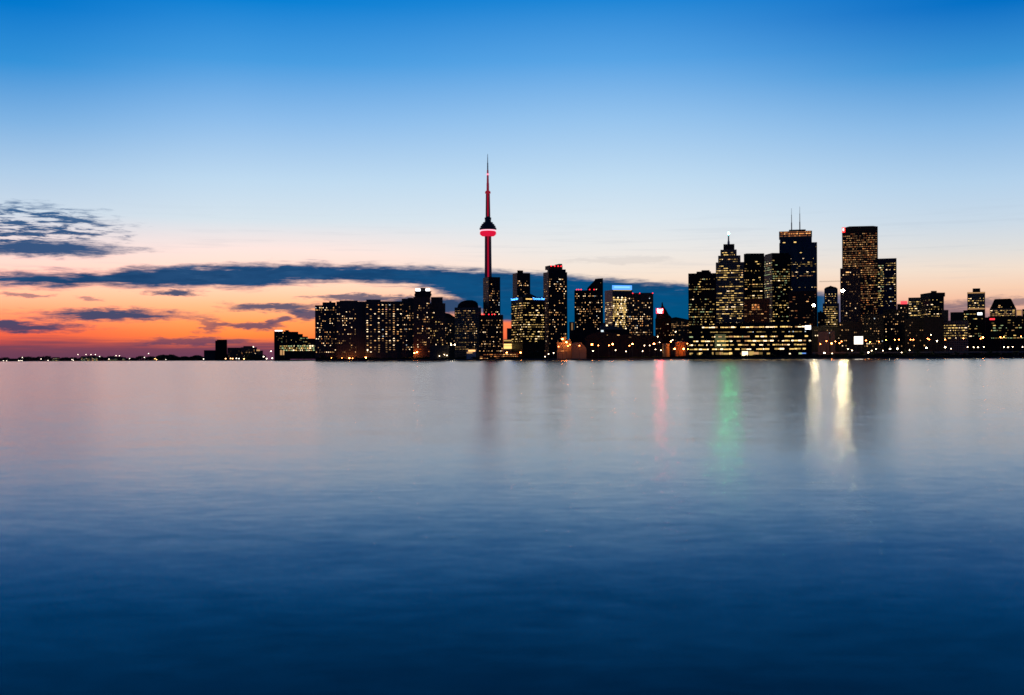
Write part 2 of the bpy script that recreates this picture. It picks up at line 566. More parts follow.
class Building:
    """x0..x1: picture columns of its silhouette, Y: distance of its near corner in metres, s: share of the width taken by its left flank"""

    def __init__(self, name, label, x0, x1, ytop, Y, mat, s=0.0, depth=32.0, theta=20.0, cat='building', group=None, body='wall', ybot=None):
        self.x0, self.x1, self.Y, self.s, self.mat = x0, x1, Y, s, mat
        self.theta = R(theta) if s else 0.0
        xk = x0 + s * (x1 - x0)
        self.setframe(xk, Y)
        w, d = self.size(x0, x1, depth)
        self.w, self.d = w, d
        self.root = thing(name, label, cat, (self.K.x, self.K.y, LANDZ), self.ang, group)
        self.rnd = random.Random(int(x0 * 13 + x1 * 7 + ytop))
        self.wins = []
        self.h = self.z(ytop, (x0 + x1) / 2)
        bm = bmesh.new()
        add_box(bm, 0, w, 0, d, 0, self.h)
        self.wall = mesh_obj(body, bm, mat, self.root)

    def setframe(self, xk, Y):
        m = slope(xk)
        self.K = Vector((m * Y, Y))
        nrm = math.hypot(1, m)
        p = Vector((1 / nrm, -m / nrm))
        c, s = math.cos(self.theta), math.sin(self.theta)
        self.ef = Vector((p.x * c - p.y * s, p.x * s + p.y * c))
        self.el = Vector((-self.ef.y, self.ef.x))
        self.ang = math.atan2(self.ef.y, self.ef.x)

    def size(self, x0, x1, depth):
        w = cross(self.K, self.ef, slope(x1))
        d = cross(self.K, self.el, slope(x0)) if self.s else depth
        return w, d

    def z(self, y, x=None):
        return at((self.x0 + self.x1) / 2 if x is None else x, y, self.Y).z - LANDZ

    def u(self, x):                      # picture column -> metres along the front wall
        return cross(self.K, self.ef, slope(x))

    def v(self, x):                      # picture column -> metres back along the left flank
        return cross(self.K, self.el, slope(x))

    def tier(self, name, x0, x1, y0, y1, mat=None, inset=1.5, parent=None, back=None):
        """a box on top of (or set into) the building, picture rows y0 (top) to y1 (bottom)"""
        ua, ub = self.u(x0), self.u(x1)
        bm = bmesh.new()
        ya = inset
        yb = (self.d - inset) if back is None else back
        if self.s and x0 < self.x0 + self.s * (self.x1 - self.x0):
            ua = 0.0 + inset * 0.6
            yb = min(self.d - 0.4, max(self.v(x0), 3.0))
        add_box(bm, ua, ub, ya, yb, self.z(y1), self.z(y0))
        return mesh_obj(name, bm, mat or self.mat, parent or self.root)

    def prism(self, name, pts, mat=None, y0=0.0, y1=None, parent=None):
        bm = bmesh.new()
        add_prism(bm, [(self.u(x), self.z(y, x)) for x, y in pts], y0, self.d if y1 is None else y1)
        return mesh_obj(name, bm, mat or self.mat, parent or self.root)

    def front_panel(self, name, x0, x1, y0, y1, mat, proud=0.25, depth=0.2, parent=None):
        bm = bmesh.new()
        add_box(bm, self.u(x0), self.u(x1), -proud - depth, -proud, self.z(y1, x0), self.z(y0, x0))
        return mesh_obj(name, bm, mat, parent or self.root)

    def lit(self, y0, y1, p, pal, x0=None, x1=None, side=False, fh=3.4, cw=3.0, run=(1, 2), wf=0.38, hf=0.27, floorvar=0.3, pl=-0.07):
        """light up windows between picture rows y0 (top) and y1 (bottom)"""
        r = self.rnd
        if side:
            L0, L1 = 0.6, self.d - 0.6
        else:
            L0 = self.u(x0) if x0 is not None else 0.6
            L1 = self.u(x1) if x1 is not None else self.w - 0.6
        zt, zb = self.z(y0), self.z(y1)
        base_p = min(0.95, p * 1.45)
        keys = [k for k, _ in pal]
        wts = [w for _, w in pal]
        i0, i1 = int(max(zb, 0.5) / fh), int(zt / fh)
        nc = max(1, int((L1 - L0) / cw))
        for i in range(i0, i1):
            zf = i * fh + fh * 0.32
            pf = p = base_p
            if floorvar:
                q = r.random()
                pf = p * (1 + floorvar * 2.2 if q < 0.3 else (1 - floorvar if q < 0.75 else max(0.0, 1 - 1.6 * floorvar)))
            c = 0
            while c < nc:
                n = r.randint(*run)
                if r.random() < pf:
                    n = min(n, nc - c)
                    wid = (n - 1) * cw + cw * wf
                    k = r.choices(keys, wts)[0]
                    self.wins.append((side, L0 + c * cw + cw * (1 - wf) * r.uniform(0.2, 0.8), wid, zf, fh * hf * r.uniform(0.75, 1.1), k, pl))
                c += n

    def one(self, x, y, w, h, key, pl=-0.07):
        self.wins.append((False, self.u(x) - w / 2, w, self.z(y, x) - h / 2, h, key, pl))

    def done(self, parts=100):
        ws = sorted(self.wins, key=lambda t: -t[2] * t[4] * WIN[t[5]][1])
        for side, a, wid, zf, hh, k, pl in ws[:parts]:
            o = bpy.data.objects.new('window', pane_mesh(k))
            C.objects.link(o)
            o.parent = self.root
            if side:
                o.location = (pl, a + wid, zf)
                o.rotation_euler.z = -math.pi / 2
            else:
                o.location = (a, pl, zf)
            o.scale = (wid, 0.14, hh)
        rest = ws[parts:]
        if rest:
            me = bpy.data.meshes.new('lit_windows')
            vs, fs, mi, ks = [], [], [], []
            for side, a, wid, zf, hh, k, pl in rest:
                if k not in ks:
                    ks.append(k)
                b = len(vs)
                if side:
                    q = [(pl, a + wid, zf), (pl, a, zf), (pl, a, zf + hh), (pl, a + wid, zf + hh)]
                    q += [(x + 0.14, y, z) for x, y, z in q]
                else:
                    q = [(a, pl, zf), (a + wid, pl, zf), (a + wid, pl, zf + hh), (a, pl, zf + hh)]
                    q += [(x, y + 0.14, z) for x, y, z in q]
                vs += q
                for f in ((0, 1, 2, 3), (5, 4, 7, 6), (1, 5, 6, 2), (4, 0, 3, 7), (3, 2, 6, 7), (4, 5, 1, 0)):
                    fs.append([b + i for i in f])
                    mi.append(ks.index(k))
            me.from_pydata(vs, [], fs)
            for k in ks:
                me.materials.append(wmat(k))
            me.polygons.foreach_set('material_index', mi)
            o = bpy.data.objects.new('window', me)
            C.objects.link(o)
            o.parent = self.root
            o['kind'] = 'stuff'
        return self.root


RES = [('warm', 3), ('white', 2.4), ('warmdim', 4), ('faint', 3.5), ('orange', 0.8), ('cool', 0.3)]
RESD = [('warm', 2), ('warmdim', 4), ('faint', 5), ('white', 0.8)]
OFF = [('yellow', 2.5), ('yellowdim', 3.5), ('yfaint', 4), ('white', 1.0), ('warm', 0.5)]
OFFB = [('yellow', 4), ('yellowdim', 4), ('white', 1.8), ('yfaint', 2)]
OFFG = [('green', 4), ('yellowdim', 3), ('yellow', 1.5), ('yfaint', 3), ('white', 0.5)]
OFFR = [('orangedim', 5), ('warmdim', 4), ('orange', 1.0), ('warm', 1.2), ('faint', 3)]


def sign_text(parent, text, mat, loc, size, width, rotz=0.0, name='sign_lettering'):
    cu = bpy.data.curves.new(name, 'FONT')
    cu.body = text
    cu.size = size
    cu.extrude = 0.15
    cu.offset = size * 0.02
    cu.align_x = 'LEFT'
    cu.materials.append(mat)
    o = bpy.data.objects.new(name, cu)
    C.objects.link(o)
    o.parent = parent
    o.location = loc
    o.rotation_euler = (math.pi / 2, 0, rotz)
    bpy.context.view_layer.update()
    wide = o.dimensions.x
    me = bpy.data.meshes.new_from_object(o.evaluated_get(bpy.context.evaluated_depsgraph_get()))
    me.name = name
    q = bpy.data.objects.new(name, me)
    C.objects.link(q)
    q.parent, q.location, q.rotation_euler = parent, loc, (math.pi / 2, 0, rotz)
    if wide > 0:
        q.scale.x = width / wide
    bpy.data.objects.remove(o)
    return q


SIGNBLUE = emitter('blue_neon', (0.06, 0.28, 1.0), 5.0)
SIGNRED = emitter('red_neon', (1.0, 0.07, 0.09), 100.0, True)
REDPANEL = emitter('neon_glow_backing', (1.0, 0.04, 0.05), 3.0)  # sign backing; the neon's light on it is put in as glow
LAMPRED = emitter('red_beacon', (1.0, 0.02, 0.03), 5.0)
SCREEN = emitter('billboard_screen', (1.0, 0.84, 0.70), 2.6, True)
WHITESIGN = emitter('white_sign_face', (0.95, 0.97, 1.0), 2.6)

# --- far left: office block and its neighbours, then the stepped block beside the apartments
b = Building('low_block', 'black windowless low block on far left shore, left foot of a squat tower', 204, 216, 350.2, 4000, CONC, depth=40)
b.done()
b = Building('squat_tower', 'lone black squat office tower rising over the far left shore', 215.3, 227.2, 340.6, 3950, BLACKT, depth=40)
b.tier('roof_cap', 217, 227, 339.6, 340.6, ROOFM)
b.done()
b = Building('low_block', 'dark flat low block right of the lone squat tower on far shore', 227.4, 241, 347.6, 3930, CONC, depth=40)
b.lit(350, 356, 0.05, RESD, fh=4, run=(1, 1), wf=0.40, hf=0.34)
b.done()
b = Building('apartment_block', 'small stepped apartment block with scattered lit windows on far left shore', 241, 257, 347.2, 3900, CONC, depth=40)
b.tier('penthouse', 243.5, 253.5, 346, 347.2)
b.lit(348.5, 356, 0.22, RES, fh=4, cw=4, run=(1, 1), wf=0.40, hf=0.34)
b.done()
b = Building('low_block', 'low dark block with pale roof end, right edge of far shore cluster', 257, 263, 350.6, 3850, CONC, depth=40)
b.front_panel('roof_light', 256.5, 260, 349.6, 351, wmat('warmdim'))
b.done()

b = Building('waterside_block', 'broad stepped waterside block with white strip light on its roof edge', 274.2, 290, 331.3, 3020, GLASS, depth=40)
b.front_panel('roof_light_strip', 275, 282.5, 330.2, 331.2, WHITESIGN)
b.tier('penthouse', 285.5, 289, 330, 331.3)
b.prism('stepped_wing', [(290, 359), (290, 331.6), (298.4, 331.6), (298.4, 333.8), (303, 333.8), (303, 336.4), (308, 336.4), (308, 338.4), (316.5, 338.4), (316.5, 359)], GLASS)
b.lit(344.8, 351.2, 0.75, OFFG + [('white', 2)], x0=279.5, x1=316, fh=5.5, cw=3, run=(1, 2), hf=0.5, floorvar=0)
b.lit(336, 345, 0.12, OFFG, x0=278, x1=315, fh=4.5, cw=4)
b.lit(332, 344, 0.06, RESD, x0=276, x1=302, fh=4.5, cw=4, run=(1, 1), wf=0.40, hf=0.34)
b.front_panel('lobby_glazing', 280.2, 282, 350, 355, wmat('warmdim'))
b.front_panel('lobby_glazing', 282.7, 284.3, 350.3, 355, wmat('warmdim'))
b.done()

# --- left apartment slabs
b = Building('apartment_slab', 'leftmost tall black apartment slab with stepped roof beside orange sky', 315.2, 337.2, 305.2, 2420, CONC, depth=26)
b.tier('penthouse', 322.8, 336, 302.2, 305.2)
b.tier('lift_housing', 329.6, 331.8, 301, 302.2, ROOFM, 4)
b.lit(305, 351, 0.24, RES, fh=4.6, cw=3.6, run=(1, 1), wf=0.40, hf=0.34)
b.done()
b = Building('apartment_slab', 'black apartment slab second from left with blank dark strip on its right', 336.6, 366.6, 301.4, 2405, CONC, depth=26)
b.tier('penthouse', 340, 358, 300.4, 301.4, None, 3)
b.lit(304, 351, 0.2, RESD + [('white', 1.2)], x1=357, fh=4.6, cw=3.6, run=(1, 1), wf=0.40, hf=0.34)
b.done()
b = Building('apartment_slab', 'long apartment slab with bright columns of lit windows left of the hotel', 365.4, 403, 301.2, 2400, CONC, depth=26)
b.tier('penthouse', 366.5, 381, 299.4, 301.2, None, 3)
for i, x in enumerate((366.5, 370, 374, 378, 382, 385.5, 389, 393, 397, 400)):
    b.lit(303, 352, (0.55, 0.4, 0.12, 0.4, 0.25, 0.5, 0.45, 0.62, 0.3, 0.3)[i], RES + [('pink', 0.4), ('white', 1)], x0=x, x1=x + 2.7, fh=4.6, cw=4.2, floorvar=0, run=(1, 1), wf=0.7)
b.done()
b = Building('apartment_slab', 'narrower dark apartment slab touching the hotel tower on its left', 402, 415, 298.6, 2390, CONC, depth=26)
b.tier('penthouse', 408, 413.5, 297.6, 298.6, None, 3)
b.lit(302, 350, 0.22, RES, fh=4.6, cw=3.4, run=(1, 1), wf=0.40, hf=0.34)
b.done()

b = Building('hotel_tower', 'brown hotel tower with flared crown and two bright white roof signs', 413.6, 430.6, 296.8, 2350, BROWN, s=0.0, depth=30)
b.prism('crown', [(415.5, 296.6), (414.6, 294.6), (415.6, 292.6), (415, 291), (431.8, 291), (431.2, 292.6), (432, 294.6), (431, 296.6)], ROOFM, -1.5, 26)
b.tier('lift_housing', 420.8, 426, 287.6, 290.9, ROOFM, 3)
b.front_panel('sign', 415.9, 420.6, 288.8, 291, emitter('white_roof_sign', (0.9, 0.96, 1.0), 4.5, True), 0.4)
b.front_panel('sign', 426.2, 430, 288.6, 290.8, emitter('white_roof_sign', (0.9, 0.96, 1.0), 4.5, True), 0.4)
b.lit(300, 352, 0.2, RES, x0=417, x1=430, fh=4.6, cw=3.2, run=(1, 1), wf=0.40, hf=0.34)
b.done()
b = Building('brown_tower', 'brown apartment tower right of the hotel with sparse yellow windows', 429.8, 445.6, 303.2, 2365, BROWN, depth=30)
b.tier('upper_storeys', 431.2, 443, 297, 303.2, None, 0.8)
b.lit(304, 345, 0.16, RESD + [('yellow', 2)], x1=444, fh=4.6, cw=3.4, run=(1, 1), wf=0.40, hf=0.34)
b.done()
b = Building('podium_block', 'dark low podium in front of the brown apartment tower', 430, 449, 345.4, 2310, CONC, depth=25)
b.lit(350, 358, 0.08, RESD, fh=4, run=(1, 1), wf=0.40, hf=0.34)
b.done()
b = Building('sloped_block', 'dark block with sloping roof between brown tower and domed block', 444.4, 457, 318, 2500, CONC, depth=40)
b.prism('sloped_roof', [(445.4, 318), (445.4, 312.8), (450, 313.8), (456, 317.6), (456, 318)], ROOFM, 0.5)
b.lit(319, 345, 0.22, RESD, fh=4.6, cw=3.6, run=(1, 1), wf=0.40, hf=0.34)
b.done()
b = Building('domed_block', 'office block with rounded dark dome roof left of tall mast tower', 454.8, 481.4, 307.4, 2380, STONE, depth=45)
b.prism('dome_roof', [(457.6, 307.4), (458.4, 304.4), (461, 302), (464.4, 300.5), (468, 300), (472.4, 300), (476, 301.2), (478, 303), (478.8, 307.4)], ROOFM, 1.5, 40)
b.lit(308, 349, 0.34, RESD + [('yellowdim', 3), ('yfaint', 3)], x1=478, fh=4.6, cw=3.2, run=(1, 1))
b.done()
# --- glass condominium in front of the mast tower
b = Building('glass_condominium', 'tall slim glass condominium standing before the foot of the mast tower', 483.4, 500.6, 276.8, 2330, GLASS, s=0.32)
b.lit(280, 352, 0.18, RES, fh=4.6, cw=3.3, run=(1, 1), wf=0.40, hf=0.34)
b.lit(280, 352, 0.1, RESD, side=True, fh=4.6, cw=3.3, run=(1, 1), wf=0.40, hf=0.34)
b.done()
b = Building('condominium_podium', 'wide dark lower condominium wing with red beacons along its roof', 479, 503.4, 314.8, 2290, GLASS, depth=30)
b.lit(318, 354, 0.2, RESD, fh=4.6, cw=3.3, run=(1, 1), wf=0.40, hf=0.34)
for x in (482, 484, 489, 492.4, 495):
    b.front_panel('red_beacon', x - 0.4, x + 0.4, 314, 314.8, LAMPRED, 0.3)
b.done()
b = Building('lit_pavilion', 'low waterside building with two glowing yellow glass floors', 503.6, 512, 339.4, 2290, STONE, depth=30)
b.front_panel('glazed_storey', 503.8, 511.8, 340, 341.2, wmat('yellowdim'))
b.front_panel('glazed_storey', 503.8, 511.8, 343.8, 345.6, wmat('yellow'))
b.front_panel('glazed_storey', 503.8, 511.8, 346, 348.8, wmat('yellow'))
b.done()
b = Building('small_block', 'small dark block seen in the orange gap behind glowing pavilion', 507, 512.6, 328.2, 2700, CONC, depth=30)
b.done()

# --- office with blue signs and the condominium tower behind it
b = Building('slim_tower', 'slim dark condominium tower peeking over the office with blue signs', 513, 530.6, 272.8, 2520, GLASS, s=0.25)
b.tier('penthouse', 517, 524, 270.2, 272.8, None, 3)
b.lit(276, 297, 0.2, RES, fh=4.6, cw=3.3, run=(1, 1), wf=0.40, hf=0.34)
b.done()
b = Building('signed_office', 'office block with yellow lit floors and blue rooftop name signs', 511.4, 545, 296.8, 2230, BLACKT, s=0.34)
b.prism('roof_plant', [(526, 296.8), (528, 293.4), (531, 293.2), (537, 296), (538, 296.8)], ROOFM, 4, 20)
b.lit(301, 342, 0.52, OFFB, fh=4.55, cw=2.9, run=(1, 2), floorvar=0.35)
b.lit(301, 342, 0.42, OFF + [('warmdim', 2)], side=True, fh=4.55, cw=2.9, run=(1, 2), wf=0.7)
uw = b.u(545) - b.u(533)
sign_text(b.root, 'Toronto Star', SIGNBLUE, (b.u(533), -0.5, b.z(299.4, 538)), 5.6, uw, name='name_sign')
sign_text(b.root, 'Toronto Star', SIGNBLUE, (-0.5, b.d - 0.5, b.z(299.0, 515)), 5.6, b.d * 0.62, -math.pi / 2, name='name_sign')
b.front_panel('lit_storey', 526, 532.4, 298.4, 299.4, wmat('yellow'))
b.done()
b = Building('condominium_tower', 'tall dark condominium tower with red lit stepped crown', 543.6, 567.6, 271.8, 2260, GLASS, s=0.22)
b.tier('setback', 547.4, 566.4, 269, 271.8, None, 1.2)
b.tier('crown', 550.4, 563.4, 265.2, 269, BRICK, 2.5)
b.tier('lift_housing', 560, 563.2, 263.4, 265.2, BRICK, 3)
for x in (552, 555.5, 559, 562):
    b.front_panel('red_beacon', x - 0.5, x + 0.5, 265.4, 266.2, LAMPRED, -2.0)
b.lit(276, 352, 0.17, RES, fh=4.6, cw=3.3, run=(1, 1), wf=0.40, hf=0.34)
b.lit(276, 352, 0.1, RESD, side=True, fh=4.6, cw=3.3, run=(1, 1), wf=0.40, hf=0.34)
b.done()
# --- wedge topped tower
b = Building('wedge_tower', 'dark residential tower with a slanted wedge top', 574.6, 603.4, 290.2, 2450, GLASS, depth=38)
b.prism('wedge_top', [(587.4, 290.2), (587.6, 288), (595.4, 280), (595.4, 278.9), (603.4, 278.2), (603.4, 290.2)], None, 0.6, 34)
for x in (577, 579, 581.5, 590, 594.4):
    b.front_panel('red_beacon', x - 0.4, x + 0.4, 289.2, 290, LAMPRED, 0.2)
b.lit(281, 289, 0.08, RESD, x0=596, x1=602, fh=4.6, pl=0.45, run=(1, 1), wf=0.40, hf=0.34)
b.lit(292, 332, 0.22, RES, fh=4.6, cw=3.4, run=(1, 1), wf=0.40, hf=0.34)
b.done()
# --- bank tower with blue crown
b = Building('blue_crowned_tower', 'bright yellow lit office tower with glowing blue crown', 605, 632.6, 289.6, 2560, BLUEG, s=0.28)
b.tier('crown', 612.6, 632.4, 285.2, 289.6, emitter('blue_crown_glow', (0.10, 0.34, 1.0), 1.6), 1.0)
b.front_panel('crown_sign', 614.5, 630, 286.4, 287.6, emitter('blue_white_sign', (0.22, 0.50, 1.0), 1.7), 0.3)
b.front_panel('lit_storey', 613.5, 631.5, 289.9, 290.5, wmat('yellowdim'))
b.lit(296, 331, 0.75, [('yellow', 5), ('white', 2.5), ('yellowdim', 2)], fh=4.5, cw=2.0, run=(1, 2), floorvar=0.25, hf=0.6)
b.lit(299, 331, 0.6, OFF, side=True, fh=4.5, cw=2.8, run=(1, 2))
b.done()
b = Building('flat_topped_tower', 'plain flat topped residential tower right of blue crowned tower', 627, 653.6, 293.6, 2380, BROWN, depth=34)
b.tier('penthouse', 632, 652.8, 292.8, 293.6, None, 2)
for x in (633, 640, 653):
    b.front_panel('red_beacon', x - 0.4, x + 0.4, 293, 293.7, LAMPRED, 0.2)
b.lit(297, 334, 0.3, RES, fh=4.6, cw=3.6, run=(1, 1), wf=0.40, hf=0.34)
b.done()
# --- chateau style hotel with red sign
b = Building('chateau_hotel', 'brick chateau hotel with steep pointed roof and glowing red sign', 655.4, 672.6, 318.6, 2450, BRICK, depth=35)
b.prism('steep_roof', [(656, 318.6), (656.4, 314.4), (660, 308.5), (661.4, 307), (662, 302.4), (662.9, 302.2), (663.6, 306), (666.4, 309.6), (668.6, 314), (671.6, 317.2), (672.4, 318.6)], ROOFM, 3, 30)
b.front_panel('sign', 656.4, 663.6, 308.4, 313.4, REDPANEL, -2.4, 0.4)
uw = b.u(663.4) - b.u(656.8)
sign_text(b.root, 'Royal', SIGNRED, (b.u(657.4), 1.8, b.z(310.6, 660)), 5.4, uw * 0.8, name='sign_lettering')
sign_text(b.root, 'York', SIGNRED, (b.u(657.8), 1.8, b.z(313.0, 660)), 5.4, uw * 0.7, name='sign_lettering')
b.lit(321, 336, 0.08, RESD, fh=4.6, run=(1, 1), wf=0.40, hf=0.34)
b.done()
b = Building('station_block', 'low brown block with warm window rows right of the chateau hotel', 671, 690, 320, 2420, BROWN, depth=40)
b.prism('curved_roof', [(671.4, 320), (672, 317.8), (676, 317), (682, 318.2), (688, 319.4), (689.6, 320)], ROOFM, 1, 36)
b.lit(320.5, 327, 0.5, [('warmdim', 4), ('faint', 2), ('warm', 1)], fh=3.3, cw=3.4, run=(1, 2))
b.lit(328, 346, 0.06, RESD, fh=4.6, run=(1, 1), wf=0.40, hf=0.34)
b.done()

# --- bank district
b = Building('green_lit_tower', 'dark glass tower with greenish lit floors left of spired tower', 688.6, 716.4, 273.4, 2100, BLACKT, s=0.0, depth=40)
b.tier('penthouse', 697, 711.4, 271.6, 273.4, None, 2)
b.tier('roof_plant', 702, 710, 270.2, 271.6, ROOFM, 4)
b.lit(277, 301, 0.34, OFFG, fh=4.5, cw=2.0, run=(1, 2), floorvar=0.5)
b.lit(301, 334, 0.72, OFFG + [('yellow', 3)], fh=4.5, cw=2.0, run=(1, 2), floorvar=0.4)
b.done()
b = Building('spired_tower', 'stepped office tower with spire and bright green white beacon', 716.2, 744.4, 262.4, 2320, STONE, depth=40)
b.tier('upper_tier', 718.6, 741, 255.6, 262.4, None, 2.0)
b.tier('upper_tier', 721, 737.2, 249.6, 255.6, None, 4.0)
b.tier('top_tier', 724, 735, 244, 249.6, GLASS, 6.0)
sp = b.u(729.2)
bm = bmesh.new()
z0 = b.z(244, 729)
add_lathe(bm, [(2.4, z0), (2.2, z0 + 6), (1.6, z0 + 6.2), (1.2, z0 + 19), (0.8, z0 + 19.2), (0.4, z0 + 27)], 10, sp, 14)
spire = mesh_obj('spire', bm, PALEM, b.root)
bm = bmesh.new()
add_lathe(bm, [(0.6, z0 + 19.6), (1.5, z0 + 20.6), (1.7, z0 + 22), (1.5, z0 + 23.4), (0.6, z0 + 24.4)], 12, sp, 14)
mesh_obj('beacon', bm, emitter('green_beacon', (0.05, 1.0, 0.36), 300.0, True), spire)
b.lit(263, 332, 0.40, OFF + [('yellow', 1)], fh=4.5, cw=2.9, run=(1, 2), floorvar=0.3, wf=0.75)
b.lit(256.4, 262, 0.4, OFF, x0=719.4, x1=740, fh=4.5, cw=2.9, run=(1, 2), pl=1.9)
b.lit(250.4, 255.4, 0.3, OFF, x0=722, x1=736, fh=4.5, cw=2.9, run=(1, 2), pl=3.9)
b.done(100)
b = Building('black_office_tower', 'black slab office tower with sparse lights just right of spired tower', 744.3, 764.8, 254.2, 2328, BLACKT, depth=40)
b.prism('parapet', [(744.3, 254.2), (744.3, 254), (747, 253.4), (764.6, 253.6), (764.6, 254.2)], ROOFM, 1)
b.lit(257, 300, 0.22, OFF + [('warm', 1)], fh=4.5, cw=3.0, run=(1, 2), floorvar=0.5)
b.done()
b = Building('brick_hall', 'reddish brick building lit orange before the black office tower', 744, 770, 299, 2180, BRICK, depth=30)
b.lit(302.6, 310, 0.75, OFFR + [('orange', 4)], x0=752, x1=760.4, fh=4, cw=2.4, run=(1, 2), floorvar=0, hf=0.6)
b.lit(300, 322, 0.14, OFFR, fh=4)
b.done()
b = Building('yellow_lit_tower', 'dark tower with yellow lit floors left of orange crowned tower', 764.4, 791.4, 254.4, 2350, BLACKT, s=0.3)
b.tier('penthouse', 773, 789.6, 252.8, 254.4, None, 2)
b.lit(257, 320, 0.42, OFFG + [('yellow', 3)], fh=4.5, cw=2.8, run=(1, 2), floorvar=0.4)
b.lit(257, 320, 0.4, OFFG, side=True, fh=4.5, cw=2.8, run=(1, 2), floorvar=0.4)
b.done()
b = Building('twin_mast_tower', 'tallest dark blue tower with orange lit crown and two thin roof masts', 779.8, 817.6, 243, 2745, BLUEG, s=0.0, depth=52)
b.tier('upper_storeys', 780.4, 812.4, 237.6, 243, BLUEG, 1.5)
b.tier('crown', 779.6, 812.6, 231.4, 237.6, principled('crown_cladding', (0.32, 0.24, 0.18), 0.7), 0.6)
for y, h, p, pal in ((232.2, 0.5, 0.9, [('orangedim', 3), ('orange', 1)]), (234, 0.9, 0.85, [('orange', 2), ('orangedim', 3), ('warm', 0.8)]), (236.2, 0.6, 0.75, [('orangedim', 4), ('orange', 1)])):
    x = 780.2
    while x < 811.6:
        if b.rnd.random() < p:
            b.wins.append((False, b.u(x), b.u(x + 0.95) - b.u(x), b.z(y + h / 2), h * b.Y / F, b.rnd.choices([q for q, _ in pal], [w for _, w in pal])[0], 0.5))
        x += 1.15
b.tier('roof_plant', 789.6, 806.4, 229.6, 231.4, ROOFM, 8)
for x, yt in ((792.3, 207.5), (800.6, 206)):
    bm = bmesh.new()
    za = b.z(229.8, x)
    zb = b.z(yt, x)
    add_lathe(bm, [(1.3, za), (1.2, za + (zb - za) * 0.35), (0.8, za + (zb - za) * 0.36), (0.7, za + (zb - za) * 0.7), (0.4, za + (zb - za) * 0.71), (0.3, zb)], 8, b.u(x), 20)
    mesh_obj('mast', bm, METAL, b.root)
b.one(784.6, 243.2, 5.5, 4, 'yellow', 1.3)
b.one(795.6, 242.8, 5.5, 4, 'yellow', 1.3)
b.lit(246, 290, 0.10, OFF, fh=4.5, cw=3.0, run=(1, 2), floorvar=0.6)
b.lit(262, 265, 0.5, OFF, fh=4.5, cw=3.0, run=(1, 2), floorvar=0)
b.lit(274, 277, 0.5, OFFR, fh=4.5, cw=3.0, run=(1, 2), floorvar=0)
b.done()
b = Building('brown_office', 'brown red office block at the foot of the tallest dark blue tower', 789, 817.4, 291.2, 2300, BRICK, depth=30)
b.lit(293, 325, 0.14, OFFR, fh=4.5, cw=3.2)
b.done()
b = Building('art_deco_tower', 'small stepped tower with peaked top and yellow windows left of red tower', 823, 839.4, 303.4, 2450, STONE, depth=34)
b.tier('upper_tier', 824.6, 838, 288.6, 303.4, None, 1.2)
b.prism('peaked_roof', [(824.8, 288.6), (826, 287.4), (829.4, 286.4), (831, 285.6), (832.6, 286.4), (836.4, 287.4), (837.8, 288.6)], ROOFM, 3, 28)
b.lit(304, 330, 0.62, OFF, fh=4.5, cw=3.2, run=(1, 1), floorvar=0.1, wf=0.7)
b.lit(292, 303, 0.36, OFF, x0=825.4, x1=837.4, fh=4.5, cw=3.2, run=(1, 1), pl=1.1)
b.done()
b = Building('red_granite_tower', 'tall red granite tower with red lit rows and small red corner sign', 842.6, 878.4, 227.4, 2456, REDG, s=0.0, depth=48)
b.prism('parapet', [(846, 227.4), (850, 226.5), (874, 226.7), (878.2, 227.4)], ROOFM, 1, 40)
b.front_panel('corner_sign', 842.8, 845.6, 227.6, 232.4, emitter('red_corner_sign', (1.0, 0.03, 0.03), 3.5), 0.3)
b.front_panel('sign_emblem', 843.3, 844.6, 228.4, 231, emitter('pale_emblem', (1.0, 0.75, 0.7), 3.0), 0.6)
b.lit(231, 268, 0.62, OFFR, fh=4.5, cw=2.0, run=(1, 2), floorvar=0.25)
b.lit(268, 335, 0.58, OFFR + [('yellowdim', 2)], x0=861, fh=4.5, cw=2.0, run=(1, 2), floorvar=0.3)
b.done(100)
b = Building('grey_slab_tower', 'dark grey slab standing before the left foot of the red granite tower', 840.6, 860.6, 268.4, 2250, BROWN, depth=34)
b.lit(270, 332, 0.10, RESD + [('white', 1)], fh=4.6, cw=3.2, run=(1, 1), wf=0.40, hf=0.34)
b.one(848, 272.4, 6, 2, 'warm')
b.done()
b = Building('right_glass_tower', 'dark glass tower with bright yellow left edge, right of red granite tower', 877.8, 897, 258.6, 2500, BLUEG, s=0.0, depth=40)
b.lit(263, 306, 0.75, OFFG + [('yellow', 3)], x1=885.6, fh=4.5, cw=2.6, run=(1, 2), floorvar=0.2)
b.lit(262, 306, 0.22, OFF + [('cool', 1)], x0=886, fh=4.5, cw=2.0, run=(1, 2), floorvar=0.5)
b.lit(262, 306, 0.6, OFF, x0=894.8, fh=4.5, cw=2.6, run=(1, 1), floorvar=0.2)
b.done()



